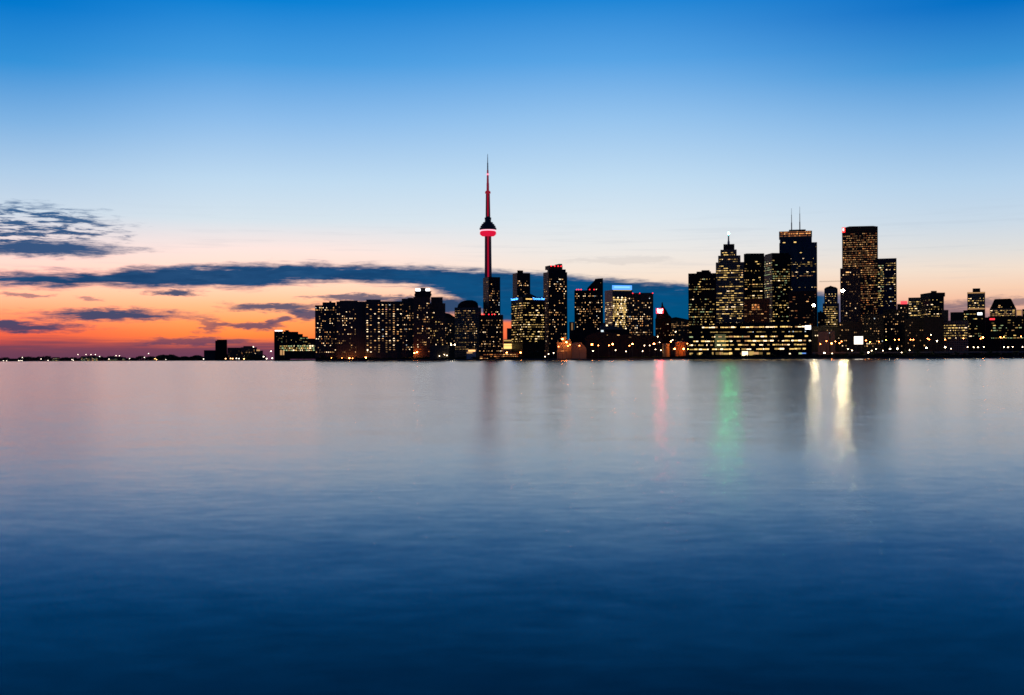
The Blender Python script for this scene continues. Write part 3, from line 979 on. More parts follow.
def build_crane():
    Y = 2700.0
    p = at(842.2, 350, Y)
    t = thing('tower_crane', 'thin tower crane jib reaching left from behind the grey slab tower', 'crane', (p.x, p.y, LANDZ), -math.atan(slope(842)))
    k = Y / F
    z = at(842, 281.4, Y).z - LANDZ
    bm = bmesh.new()
    add_box(bm, -0.9, 0.9, -0.9, 0.9, 0, z + 6)
    mesh_obj('mast', bm, METAL, t)
    bm = bmesh.new()
    for dz, dy in ((0, -0.7), (0, 0.7), (1.5, 0)):
        add_box(bm, -22 * k, 7 * k, dy - 0.16, dy + 0.16, z + dz - 0.16, z + dz + 0.16)
    n = 40
    for i in range(n):
        x = -22 * k + i * 29 * k / n
        add_box(bm, x, x + 0.15, -0.55, 0.55, z + 0.2, z + 1.32)
    mesh_obj('jib', bm, METAL, t)
    bm = bmesh.new()
    add_box(bm, 5 * k, 6.6 * k, -1.0, 1.0, z - 3.0, z - 0.2)
    mesh_obj('counterweight', bm, METAL, t)


build_crane()

# --- right hand blocks
b = Building('red_signed_block', 'low block topped by a red rooftop sign beside the dark glass tower', 897.4, 909.4, 304, 2350, CONC, depth=34)
b.front_panel('roof_sign', 900.8, 907.4, 301.2, 304.2, emitter('red_roof_sign', (1.0, 0.06, 0.08), 1.6), 0.2)
b.lit(306, 330, 0.16, RESD, fh=4.6, run=(1, 1), wf=0.40, hf=0.34)
b.done()
b = Building('curved_office', 'office block with yellow floors directly left of the overhanging roof block', 908.6, 922, 297.6, 2330, STONE, s=0.0, depth=30)
b.lit(299, 316, 0.62, OFFB, fh=4.5, cw=2.8, run=(1, 2), floorvar=0.3)
b.done()
b = Building('overhanging_office', 'blocky office with dark overhanging top and yellow lit floors', 920.8, 944.2, 296.6, 2250, GLASS, s=0.42)
b.tier('top_storeys', 920.9, 945.2, 292.6, 296.6, ROOFM, -0.8)
b.tier('penthouse', 930.4, 937.6, 290.8, 292.6, ROOFM, 5)
b.lit(297.5, 318, 0.55, OFF + [('white', 1.5)], fh=4.5, cw=2.8, run=(1, 2), floorvar=0.4)
b.lit(297.5, 318, 0.35, OFF, side=True, fh=4.5, cw=2.8, run=(1, 2), floorvar=0.5)
b.done()
b = Building('dark_block', 'dark low block at the right foot of the overhanging roof office', 942, 948.6, 310, 2180, CONC, depth=30)
b.one(941.6 + 1.5, 320.4, 3, 2.5, 'white')
b.done()
b = Building('dark_block', 'plain dark block between overhanging roof office and capped round tower', 950.6, 965, 312.2, 2400, BROWN, depth=30)
b.done()
b = Building('gridded_office', 'low office with dense grid of yellow windows near right shore', 943.6, 968.6, 320.6, 2080, STONE, depth=30)
b.lit(322, 338, 0.8, OFFB, fh=4.5, cw=3.0, run=(1, 2), floorvar=0.15)
b.done()
b = Building('capped_tower', 'tower with box penthouse and bright cornice rows on far right', 967.6, 985.4, 292.2, 2300, STONE, s=0.0, depth=34)
b.tier('penthouse', 973, 980.6, 288.4, 292.2, ROOFM, 5)
b.front_panel('cornice_lights', 968, 985, 292.6, 293.4, wmat('warmdim'))
b.front_panel('cornice_lights', 968, 985, 308.6, 309.4, wmat('warmdim'))
b.lit(295, 308, 0.45, OFF, fh=4.5, cw=2.0, run=(1, 2), floorvar=0.3)
b.done()
b = Building('dark_block', 'dark block with a bright pale sign before the capped tower', 963.6, 985.2, 310.2, 2150, BLACKT, depth=30)
b.front_panel('sign', 977.6, 982.4, 312.8, 315.2, WHITESIGN, 0.2)
b.lit(312, 336, 0.22, OFFG, fh=4.5, cw=3.0, run=(1, 2))
b.done()
b = Building('gap_block', 'reddish dark block in the gap left of the tapered roof building', 985.4, 991, 317.4, 2200, BRICK, depth=30)
b.done()
b = Building('tapered_roof_building', 'wide building with sloping sided dark top and glowing yellow lower floors', 990, 1016.4, 308.4, 2300, STONE, depth=38)
b.prism('tapered_top', [(990.4, 308.4), (994.6, 299.6), (995.4, 299.2), (1010.6, 298.8), (1011.6, 299.4), (1016, 308.4)], BLACKT, 0.6, 34)
b.lit(304, 308, 0.35, OFF + [('warm', 3)], x0=993.6, x1=1012.6, fh=3.3, cw=2.8, run=(1, 2), pl=0.5)
b.lit(308.8, 316, 0.75, [('yellow', 3), ('warmdim', 3), ('white', 1), ('yellowdim', 2)], fh=3.3, cw=2.8, run=(1, 2), floorvar=0.2)
b.done()
b = Building('pale_annex', 'pale floodlit annex on the right of the tapered roof building', 1016.6, 1022, 309.8, 2280, WHITEP, depth=30)
b.front_panel('glazed_wall', 1017, 1021.6, 310.4, 315.4, wmat('warmdim'))
b.done()
b = Building('end_block', 'dark block cut by the right picture edge beyond pale annex', 1022.4, 1040, 309, 2290, BLACKT, depth=30)
b.lit(311, 330, 0.3, OFF, fh=3.3)
b.done()
b = Building('shore_office', 'long low office with greenish window rows and small red sign on right', 988.4, 1040, 316.4, 2100, BLACKT, depth=30)
b.front_panel('roof_sign', 989.8, 995, 318.4, 320, emitter('red_small_sign', (1.0, 0.04, 0.06), 1.8), 0.2)
b.lit(319, 337, 0.45, OFFG + [('warmdim', 2)], x0=991, fh=4.5, cw=3.0, run=(1, 2), floorvar=0.4)
b.done()

DARKF = facade('dark_masonry', (0.055, 0.048, 0.044), (0.03, 0.03, 0.032), 3.6, 3.2, 0.5, 0.45)
# --- dark fill blocks between the towers and the elevated road
for x0, x1, yt, Y, lab, p in (
        (817.8, 825, 312, 2420, 'thin dark block between brown office and small stepped tower', 0.1),
        (812, 842, 326.4, 2120, 'dark flat block below the small stepped tower', 0.08),
        (839, 862, 322, 2100, 'dark block behind the glowing white billboard', 0.1),
        (862, 884, 314.6, 2200, 'dark block with dim windows below the red granite tower', 0.14),
        (883, 906, 309.6, 2240, 'black block below the dark glass tower on the right', 0.12),
        (905, 924, 318.6, 2150, 'brown black block below the office with yellow floors', 0.1),
        (923, 944, 317.4, 2120, 'reddish dark block below the overhanging roof office', 0.03)):
    b = Building('infill_block', lab, x0, x1, yt, Y - 45, DARKF, depth=28)
    b.tier('roof_plant', x0 + (x1 - x0) * 0.3, x0 + (x1 - x0) * 0.55, yt - 1.2, yt, ROOFM, 6)
    b.lit(yt + 1, 345, p, RESD + [('cool', 0.6)], fh=4.6, cw=3.4, run=(1, 1), wf=0.40, hf=0.34)
    b.done()

# --- long waterfront office
b = Building('waterfront_office', 'long low waterfront office with bright horizontal floors', 689, 811.6, 325.6, 1900, BLACKT, depth=40)
b.tier('roof_plant', 716, 800, 322.6, 325.6, ROOFM, 6)
wp = [('white', 2.5), ('yellow', 4), ('yellowdim', 3), ('warmdim', 2), ('green', 0.8)]
def band(y, h, p, pal, x0, x1, cw=2.1, run=(1, 3)):
    r = b.rnd
    a, e = b.u(x0), b.u(x1)
    while a < e:
        n = r.randint(*run)
        if r.random() < p:
            k = r.choices([q for q, _ in pal], [w for _, w in pal])[0]
            b.wins.append((False, a, min(n * cw - 0.7, e - a), b.z(y + h / 2), h * r.uniform(0.6, 1.0) * 1900 / F, k, -0.09))
        a += n * cw
band(327.2, 1.2, 0.85, [('white', 3), ('yellow', 3), ('warmdim', 2)], 701, 806)
band(332, 0.9, 0.45, [('yellowdim', 3), ('yfaint', 3), ('cool', 1)], 689.5, 806)
band(336.6, 1.3, 0.72, wp, 689.5, 808)
band(340.9, 1.3, 0.72, wp, 689.5, 811)
band(344.8, 1.3, 0.72, wp, 689.5, 808)
band(349, 1.4, 0.72, [('yellow', 4), ('yellowdim', 3), ('white', 1.6)], 689.5, 806, 2.6, (1, 3))
band(353.2, 2.6, 0.5, [('yellowdim', 3), ('yfaint', 4), ('yellow', 1.2), ('warmdim', 2)], 689.5, 770, 3.0, (1, 3))
band(353.6, 1.6, 0.3, wp, 770, 806, 3.0, (1, 2))
b.front_panel('atrium_glazing', 715, 726, 334.4, 347.4, emitter('atrium_glow', (0.8, 0.85, 0.4), 0.10), 0.03, 0.02)
b.front_panel('entrance_glazing', 742, 748, 351.4, 355.6, wmat('white'), 0.3)
b.front_panel('entrance_glazing', 749, 754, 351.4, 355.6, wmat('yellowdim'), 0.3)
b.front_panel('sign', 805.2, 811, 326, 329.8, WHITESIGN, 0.3)
b.front_panel('blue_sign', 802, 806, 352.8, 353.8, wmat('blue'), 0.3)
b.done(100)


# ------------------------------------------------------------------ mast tower
def build_mast_tower():
    Y = 3200.0
    k = Y / F
    base = at(488.6, 356, Y)
    t = thing('mast_tower', 'tall concrete mast tower glowing red with round pod and thin antenna', 'tower', (base.x, base.y, LANDZ))

    def H(y):
        return at(488.4, y, Y).z - LANDZ
    # three-winged tapering shaft
    bm = bmesh.new()
    rings = []
    for y, wing, core in ((357, 30, 11), (340, 19, 10), (320, 13.5, 9.3), (300, 11.2, 8.8), (276, 10.0, 8.3), (255, 9.4, 8.0), (235, 9.0, 7.6)):
        ring = []
        for i in range(3):
            a = R(-90 + 60) + i * R(120)
            for da, rr in ((-R(60), core * 0.62), (-math.atan2(2.2, wing), math.hypot(wing, 2.2)), (math.atan2(2.2, wing), math.hypot(wing, 2.2))):
                ring.append(bm.verts.new((rr * math.cos(a + da), rr * math.sin(a + da), H(y))))
        rings.append(ring)
    for a, c in zip(rings, rings[1:]):
        n = len(a)
        for i in range(n):
            bm.faces.new((a[i], a[(i + 1) % n], c[(i + 1) % n], c[i]))
    bm.faces.new(rings[-1])
    mesh_obj('shaft', bm, CONCRETE, t)
    # glazed lift shafts lit red, one in each recess
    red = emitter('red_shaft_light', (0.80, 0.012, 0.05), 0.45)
    for i in range(3):
        a = R(-90) + i * R(120)
        bm = bmesh.new()
        prev = None
        for y, core in ((352, 11), (320, 9.3), (276, 8.3), (236, 7.6)):
            r0 = core * 0.62 + 0.6
            q = []
            for off, dr in ((-2.1, -2.0), (-2.1, 0.9), (2.1, 0.9), (2.1, -2.0)):
                rr = r0 + dr
                q.append(bm.verts.new((rr * math.cos(a) - off * math.sin(a), rr * math.sin(a) + off * math.cos(a), H(y))))
            if prev:
                for j in range(4):
                    bm.faces.new((prev[j], prev[(j + 1) % 4], q[(j + 1) % 4], q[j]))
            prev = q
        mesh_obj('lit_lift_shaft', bm, red, t)
    # the main pod
    bm = bmesh.new()
    add_lathe(bm, [(8, H(236.4)), (17, H(236)), (21.5, H(234.6)), (22.6, H(233.2)), (21.5, H(231.8)), (19, H(231.2))], 40)
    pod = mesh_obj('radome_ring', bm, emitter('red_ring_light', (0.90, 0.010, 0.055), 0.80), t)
    bm = bmesh.new()
    add_lathe(bm, [(19, H(231.15)), (21.8, H(231.0)), (21.8, H(230.2)), (19, H(230.1))], 40)
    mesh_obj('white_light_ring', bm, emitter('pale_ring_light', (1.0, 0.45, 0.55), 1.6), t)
    bm = bmesh.new()
    add_lathe(bm, [(19, H(230.05)), (22.8, H(229.9)), (23.2, H(228)), (20.5, H(227.6)), (20.8, H(226)), (17.6, H(225.6)), (17.6, H(224.2)), (13.6, H(223.8)),
                   (13.4, H(222.4)), (8.8, H(222)), (8.4, H(219.6)), (9.2, H(219)), (9, H(217.6)), (5.5, H(217.2))], 40)
    mesh_obj('main_pod', bm, principled('pod_cladding', (0.10, 0.10, 0.12), 0.5, 0.3), t)
    # upper shaft, sky pod and antenna
    bm = bmesh.new()
    add_lathe(bm, [(6.3, H(217.2)), (5.6, H(205)), (5.0, H(193.6))], 6)
    mesh_obj('upper_shaft', bm, CONCRETE, t)
    bm = bmesh.new()
    for i in range(3):
        a = R(-90 + 120 * i)
        c, s = math.cos(a), math.sin(a)
        prev = None
        for y, rr in ((216.5, 6.0), (205, 5.5), (194, 5.0)):
            q = [bm.verts.new((c * (rr + d) - s * o, s * (rr + d) + c * o, H(y))) for o, d in ((-1.7, -2.5), (-1.7, 0.5), (1.7, 0.5), (1.7, -2.5))]
            if prev:
                for j in range(4):
                    bm.faces.new((prev[j], prev[(j + 1) % 4], q[(j + 1) % 4], q[j]))
            prev = q
    mesh_obj('upper_light_strip', bm, red, t)
    bm = bmesh.new()
    add_lathe(bm, [(4.5, H(194)), (7.4, H(193.4)), (7.6, H(192)), (6.2, H(191.2)), (4.0, H(190.6))], 24)
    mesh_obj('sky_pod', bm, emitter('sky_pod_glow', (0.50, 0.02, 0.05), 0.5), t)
    bm = bmesh.new()
    add_lathe(bm, [(3.6, H(190.6)), (3.4, H(183)), (2.9, H(182.8)), (2.7, H(176)), (2.4, H(175.6)), (2.2, H(170))], 12)
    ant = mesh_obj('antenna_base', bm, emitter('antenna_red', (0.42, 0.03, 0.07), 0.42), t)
    bm = bmesh.new()
    add_lathe(bm, [(2.9, H(175.2)), (3.0, H(174.4)), (2.6, H(173.6))], 12)
    mesh_obj('antenna_light', bm, emitter('antenna_pink', (1.0, 0.25, 0.35), 1.6), ant)
    bm = bmesh.new()
    add_lathe(bm, [(1.7, H(170)), (1.6, H(163)), (1.1, H(162.8)), (0.9, H(158)), (0.5, H(154))], 10)
    mesh_obj('antenna', bm, PALEM, t)


build_mast_tower()


# ------------------------------------------------------------------ lamps
def lamp_mesh(key, r, col, strength):
    bm = bmesh.new()
    add_lathe(bm, [(r * 0.35, -r * 0.8), (r * 0.85, -r * 0.4), (r, 0), (r * 0.8, r * 0.45), (r * 0.3, r * 0.7)], 10)
    me = bpy.data.meshes.new('lamp_head')
    bmesh.ops.recalc_face_normals(bm, faces=bm.faces[:])
    bm.to_mesh(me)
    bm.free()
    me.materials.append(emitter(key, col, strength, True))
    return me


HEADS = {
    'orange': lamp_mesh('sodium_lamp', 0.8, (1.0, 0.24, 0.05), 36.0),
    'orangebig': lamp_mesh('sodium_lamp_bright', 1.1, (1.0, 0.26, 0.055), 85.0),
    'white': lamp_mesh('white_lamp', 0.75, (1.0, 0.72, 0.42), 15.0),
    'whitebig': lamp_mesh('white_lamp_bright', 1.1, (1.0, 0.78, 0.48), 28.0),
    'flood': lamp_mesh('stadium_flood', 2.5, (1.0, 0.80, 0.42), 420.0),
    'flood_small': lamp_mesh('stadium_flood_small', 2.2, (1.0, 0.82, 0.46), 300.0),
    'far': lamp_mesh('far_lamp', 1.7, (1.0, 0.84, 0.66), 6.0),
    'farorange': lamp_mesh('far_orange_lamp', 1.9, (1.0, 0.45, 0.16), 9.0),
}
POLES = {}


def pole_mesh(h, r):
    key = (round(h), r)
    if key not in POLES:
        bm = bmesh.new()
        add_lathe(bm, [(r * 1.6, 0), (r * 1.5, 0.8), (r, 1.0), (r * 0.55, h - 0.4), (r * 0.3, h - 0.3)], 8)
        me = bpy.data.meshes.new('pole')
        bmesh.ops.recalc_face_normals(bm, faces=bm.faces[:])
        bm.to_mesh(me)
        bm.free()
        me.materials.append(METAL)
        POLES[key] = me
    return POLES[key]


def lamp(x, y, Y, kind, label, ground=LANDZ, group='street lamps along the shore', name='street_lamp', r=0.22):
    p = at(x, y, Y)
    t = thing(name, label, 'street lamp' if name == 'street_lamp' else 'floodlight', (p.x, p.y, ground), 0, group)
    h = max(2.0, p.z - ground)
    a = bpy.data.objects.new('pole', pole_mesh(h, r))
    a.scale.z = h / round(h) if round(h) else 1
    b = bpy.data.objects.new('lamp_head', HEADS[kind])
    b.location = (0, 0, h)
    for o in (a, b):
        C.objects.link(o)
        o.parent = t
    if kind.startswith('flood'):        # plate added behind the head to keep its light off the blocks behind
        bm = bmesh.new()
        oct_pts = [(3.0 * math.cos(R(22.5 + 45 * q)), 3.0 * math.sin(R(22.5 + 45 * q))) for q in range(8)]
        add_prism(bm, oct_pts, 2.7, 3.4)
        mesh_obj('added_light_shield', bm, METAL, t, (0, 0, h))
    return t


ORD = ['first', 'second', 'third', 'fourth', 'fifth', 'sixth', 'seventh', 'eighth', 'ninth', 'tenth', 'eleventh', 'twelfth', 'thirteenth', 'fourteenth',
       'fifteenth', 'sixteenth', 'seventeenth', 'eighteenth', 'nineteenth', 'twentieth']

# the two floodlights whose streaks cross the water
lamp(843, 290.6, 2060, 'flood', 'brilliant white floodlight mast before the red granite tower, higher of two', name='floodlight', r=0.35, group='tall floodlights')
lamp(814, 305.2, 2050, 'flood_small', 'brilliant white floodlight mast before the brown office, lower of two', name='floodlight', r=0.35, group='tall floodlights')


# ------------------------------------------------------------------ elevated road on the right
def build_road():
    bm = bmesh.new()
    ya, yb = 1960.0, 1940.0
    z0, z1 = 9.0, 10.4
    A, B = Vector((slope(815) * ya, ya)), Vector((slope(1300) * yb, yb))
    d = (B - A).normalized()
    nrm = Vector((-d.y, d.x))
    L = (B - A).length

    def slab(a, e, o0, o1, za, zb):
        q = [A + d * a + nrm * o0, A + d * e + nrm * o0, A + d * e + nrm * o1, A + d * a + nrm * o1]
        lo = [bm.verts.new((p.x, p.y, za)) for p in q]
        hi = [bm.verts.new((p.x, p.y, zb)) for p in q]
        bm.faces.new(lo[::-1])
        bm.faces.new(hi)
        for i in range(4):
            bm.faces.new((lo[i], lo[(i + 1) % 4], hi[(i + 1) % 4], hi[i]))
    slab(0, L, 0, 20, z0, z1)
    slab(0, L, 0.02, 0.4, z1 + 0.003, z1 + 0.9)
    slab(0, L, 19.6, 19.98, z1 + 0.003, z1 + 0.9)
    k = 0
    while k < L:
        slab(k + 1, k + 3, 3, 17, LANDZ, z0 - 0.003)
        k += 28
    struct('elevated_road', bm, principled('road_concrete', (0.30, 0.27, 0.24), 0.85, 0, 0.2, 0.05))


build_road()
XS = [(820.4, 344), (826.4, 341), (831.6, 343.4), (835.4, 341.4), (839.4, 343.2), (841.6, 341.4), (866, 340.4), (870, 342), (879, 341.6), (886, 340), (894.8, 339.8), (899, 339.6),
      (910.6, 339.6), (913.4, 339.6), (927.6, 338.6), (929.2, 339.4), (945, 339.6), (963.4, 338.4), (980.6, 338.6), (983, 337.4), (1000.4, 337.2), (1003.8, 337), (1021, 336.4)]
left_n = sum(1 for x, _ in XS if x < 854)
for i, (x, y) in enumerate(XS):
    if x < 854:
        lab = f'orange street lamp on elevated road, {ORD[left_n - 1 - i]} to the left of the glowing billboard'
    else:
        lab = f'orange street lamp on elevated road, {ORD[i - left_n]} to the right of the glowing billboard'
    lamp(x, y, 1955, 'orangebig' if x in (831.6, 982.0, 983) else 'orange', lab, 10.4, 'street lamps on the elevated road', r=0.28)

# orange-lit warehouses left of the billboard and the billboard itself
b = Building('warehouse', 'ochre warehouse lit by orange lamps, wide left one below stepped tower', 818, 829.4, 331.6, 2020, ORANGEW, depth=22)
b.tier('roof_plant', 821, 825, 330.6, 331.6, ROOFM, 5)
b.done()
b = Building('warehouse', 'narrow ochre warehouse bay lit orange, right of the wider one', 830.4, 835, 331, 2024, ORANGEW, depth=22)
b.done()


def build_billboard():
    Y = 1930.0
    p = at(858.6, 355, Y)
    t = thing('billboard', 'glowing blank white billboard on posts beside the elevated road', 'billboard', (p.x, p.y, LANDZ), -math.atan(slope(858.6)))
    k = Y / F
    zt, zb = at(858.6, 336.4, Y).z - LANDZ, at(858.6, 344.2, Y).z - LANDZ
    hw = 4.2 * k
    bm = bmesh.new()
    add_box(bm, -hw - 0.4, hw + 0.4, 0, 1.0, zb - 0.4, zt + 0.4)
    fr = mesh_obj('frame', bm, METAL, t)
    bm = bmesh.new()
    add_box(bm, -hw, hw, -0.25, -0.05, zb, zt)
    mesh_obj('screen', bm, SCREEN, t)
    for s in (-1, 1):
        bm = bmesh.new()
        add_lathe(bm, [(0.5, 0), (0.4, zb - 0.45)], 8, s * hw * 0.6, 0.5)
        mesh_obj('post', bm, METAL, t)


build_billboard()

# white lamps low on the right shore
WL = [(824.4, 353, 'whitebig'), (832.2, 353.4, 'white'), (848, 349, 'white'), (852, 350.4, 'white'), (868.4, 352.4, 'whitebig'), (871.6, 350.6, 'white'), (876, 349, 'white'), (883, 350.6, 'white'),
      (890, 348.8, 'whitebig'), (897.4, 348.6, 'whitebig'), (901.6, 352.4, 'white'), (909.6, 350.2, 'white'), (926.4, 347.8, 'whitebig'), (931, 334.8, 'white'), (937, 341, 'whitebig'),
      (945.2, 347.2, 'whitebig'), (951, 348.6, 'white'), (967.6, 347, 'white'), (973.6, 347.2, 'white'), (978, 347.2, 'white'), (983.8, 347, 'white'), (1004, 347, 'white'), (1008, 347.2, 'white'),
      (1012.6, 346.8, 'white'), (1022.6, 347, 'white')]
near = [('the long office', 811), ('the glowing billboard', 862), ('the right picture edge', 1024)]
for i, (x, y, kd) in enumerate(WL):
    if x < 856:
        lab = f'white shore lamp, {ORD[i]} to the right of the long waterfront office'
    elif x < 940:
        lab = f'white shore lamp below the elevated road, {ORD[i - 4]} to the right of the billboard'
    else:
        lab = f'white shore lamp below the elevated road, {ORD[len(WL) - 1 - i]} from the right picture edge'
    lamp(x, y, 1880 if y > 346 else 2000, kd, lab)

# three floodlights on the long office roof
for i, x in enumerate((720.6, 729.4, 735.2)):
    lamp(x, 324.4, 1903, 'white', ('left', 'middle', 'right')[i] + ' one of three white floodlights on the long office roof', at(x, 325.55, 1903).z, 'roof floodlights on the long office', 'floodlight')

# lamps along the docks in the middle
ML = [(553.6, 353, 'white'), (558.6, 346.6, 'orange'), (562.4, 339, 'orangebig'), (566.4, 342.2, 'orangebig'), (568, 346, 'orange'), (570, 344.6, 'orange'), (579.4, 345.6, 'orange'), (592, 344.4, 'orangebig'),
      (598.4, 345.4, 'orange'), (609, 345.4, 'orange'), (612.6, 344.2, 'orangebig'), (629.4, 345.6, 'orange'), (632.4, 344, 'orangebig'), (644.4, 345.6, 'white'), (649.6, 345.4, 'white'), (654, 343.8, 'orangebig'),
      (657.6, 336.6, 'white'), (659.6, 342.4, 'white'), (593, 351, 'white'), (615.6, 350.2, 'white'), (626, 351.4, 'white'), (642.6, 351, 'white'), (655.4, 349.4, 'white'), (661, 350.2, 'white')]
for i, (x, y, kd) in enumerate(sorted(ML)):
    lab = f'{"white" if kd == "white" else "orange"} dock lamp by the dark sheds, {ORD[i] if i < 20 else ORD[len(ML) - 1 - i] } from the {"left" if i < 20 else "right"} end of their row'
    lamp(x, y, (2051 if x < 572 else 2040 if x < 582 else 2010) if y < 348 else 1998, kd, lab, LANDZ, 'dock lamps before the dark sheds', r=0.26)
for i, (x, y, kd) in enumerate([(671, 341.4, 'orangebig'), (672.6, 340, 'white'), (674.6, 348.8, 'orangebig'), (675.6, 331.8, 'white'), (683.6, 348.8, 'orangebig'), (687.4, 343.6, 'orange'), (688, 349, 'orange')]):
    lamp(x, y, 1983, kd, f'{"white" if "white" in kd else "orange"} lamp around the two orange storage tanks, {ORD[i]} from the left', LANDZ, 'lamps around the orange tanks', r=0.26)

# lamps on the left waterfront
LL = [(331.4, 358, 'orange', 2400), (336, 358, 'orange', 2400), (342, 358, 'orange', 2400), (349.4, 358.2, 'orangebig', 2400), (352.6, 358.2, 'orange', 2400), (354.8, 358.2, 'orange', 2400), (357, 358.2, 'orange', 2400),
      (366, 357.6, 'orangebig', 2390), (367.6, 350.4, 'white', 2390), (414.4, 353, 'orangebig', 2345), (417, 352.2, 'orangebig', 2345), (439.4, 356, 'white', 2310), (444.4, 354.6, 'white', 2310), (447, 355.4, 'white', 2310),
      (451.2, 344.6, 'whitebig', 2310), (454.8, 344.6, 'whitebig', 2310), (467, 356.2, 'white', 2280), (486, 356.4, 'orangebig', 2260), (495, 353.8, 'orange', 2260), (501.6, 354.4, 'whitebig', 2255),
      (506.8, 352.6, 'orangebig', 2255), (512.4, 356.4, 'orange', 2255), (516.6, 356.2, 'orangebig', 2255), (520.6, 352.6, 'orangebig', 2240), (526.4, 352.4, 'white', 2240), (530.6, 352.4, 'white', 2240),
      (534, 356.6, 'white', 2200), (540, 356.2, 'orange', 2200), (545, 356.6, 'white', 2190), (548.6, 354, 'white', 2190)]
lname = [('the leftmost apartment slab', 0), ]
for i, (x, y, kd, Y) in enumerate(LL):
    if i < 9:
        ref = f'{ORD[i]} from the left below the apartment slabs'
    elif i < 19:
        ref = f'{ORD[i - 9]} from the left between hotel tower and glass condominium'
    else:
        ref = f'{ORD[i - 19]} from the left before the office with blue signs'
    lamp(x, y, Y, kd, f'{"white" if "white" in kd else "orange"} waterfront lamp, {ref}')

# far shore lamps
FL = [(3.4, 361.2), (6.6, 361.3), (18.4, 361.2), (20, 361.2), (22, 361.2), (22.4, 357.4), (41, 359), (48, 360.4), (72, 359.6), (73.4, 360.2), (78, 354.5), (86, 354.5), (91, 354.6), (95.4, 354.5), (99.6, 356.4),
      (109, 359), (116, 355.6), (119.4, 355.8), (129.6, 358.6), (144.4, 357.4), (148.6, 353.6), (155, 358.6), (156.6, 359.6), (166, 359.4), (169, 359), (181, 359.2), (184.4, 359), (188, 359.2), (197.6, 356), (203.6, 359),
      (225.6, 358.6), (230.6, 358.4), (232.6, 358.6), (236.4, 358.4), (239, 358.6), (244, 358.8), (249.4, 358.6), (253.4, 346.8), (256.6, 359), (263.6, 356.6), (266.6, 358.6), (271, 351.2), (272.2, 358.2)]
for i, (x, y) in enumerate(FL):
    Y = 5900 - x * 5 if x < 200 else (4200 if x < 222 else 3820 if x < 262 else 3100)
    kd = 'farorange' if i in (21, 22, 30, 31, 32, 35) else 'far'
    j, ref = (i, 'from the left picture edge') if i < 20 else (i - 20, 'left of the lone squat tower, counted rightward') if x < 215 else (i - 30, 'right of the lone squat tower, counted rightward')
    lamp(x, y, Y, kd, f'tiny far shore lamp, {ORD[j]} {ref}', LANDZ, 'tiny lamps on the far left shore', r=0.3)

# far shore low buildings
for x0, x1, yt, Y, lab, lo in (
        (52, 60, 357.6, 5700, 'small far shore hall with pale lit front, left of the long terminal', 0.35),
        (81, 91, 356.6, 5500, 'long far shore terminal with greenish lit front', 0.5),
        (91.6, 98.4, 357.4, 5480, 'shorter far shore shed joined right of the long terminal', 0.6),
        (108, 117.6, 357.8, 5400, 'low far shore shed with two white lights above its roof', 0.7),
        (122, 126, 357.6, 5350, 'tiny far shore hut with pale front, right of low shed', 0.5),
        (164, 172, 357.6, 5100, 'far shore boathouse with warm glowing front among trees', 0.7),
        (180, 190, 357.8, 5000, 'far shore pavilion with greenish glow, right of the boathouse', 0.6)):
    b = Building('far_shed', lab, x0, x1, yt, Y, STONE, depth=30)
    b.prism('roof', [(x0 - 0.2, yt), (x0 + 0.5, yt - 0.4), (x1 - 0.5, yt - 0.4), (x1 + 0.2, yt)], ROOFM, -0.5)
    b.lit(yt + 0.4, 360.4, lo, OFFG + [('warm', 2), ('white', 2)], fh=4.5, cw=4.5, run=(1, 2))
    b.done()


# ------------------------------------------------------------------ docks in the middle: sheds, tanks, refinery
b = Building('dock_shed', 'long black dock shed with low pitched roof behind the dock lamps', 585, 662, 338.6, 2085, ROOFM, depth=40)
b.prism('pitched_roof', [(584.6, 338.6), (588, 335), (598, 332), (612, 332.4), (622, 334.6), (640, 334.4), (652, 335), (662.4, 338.6)], ROOFM, -0.8, 41)
b.lit(333, 337, 0.04, RESD, x0=598, x1=650, fh=4, pl=-0.9)
b.done()
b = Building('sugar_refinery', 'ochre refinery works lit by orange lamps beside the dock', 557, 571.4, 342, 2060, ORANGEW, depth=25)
b.tier('tower_block', 561.6, 566, 337.4, 342, None, 2)
b.tier('hopper_house', 567, 570.6, 339.6, 342, None, 3)
b.lit(343, 352, 0.2, OFFR, fh=4)
b.done()
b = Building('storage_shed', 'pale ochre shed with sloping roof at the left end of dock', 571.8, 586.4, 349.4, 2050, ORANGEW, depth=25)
b.prism('sloped_roof', [(571.8, 349.4), (571.8, 343.4), (575, 342.2), (581, 342.6), (586.4, 348), (586.4, 349.4)], ORANGEW, 0.3)
b.done()
b = Building('brick_chimney_block', 'slim pale lit block between condominium tower and wedge topped tower', 569.4, 574.4, 322, 2350, CONC, depth=25)
b.front_panel('lit_stairwell', 571.4, 573, 323, 330, wmat('faint'))
b.done()
b = Building('dark_hall', 'dark hall with pale rooftop light behind the dock sheds', 573.6, 630, 329.6, 2300, GLASS, depth=35)
b.prism('raked_roof', [(600, 329.6), (601, 325), (604, 322.6), (608, 324), (622, 328), (628, 329.6)], principled('raked_roofing', (0.16, 0.17, 0.19), 0.5), 0.5, 30)
b.one(607, 325.4, 3, 2.6, 'white')
b.one(602.4, 331, 5, 3.6, 'cool')
b.done()


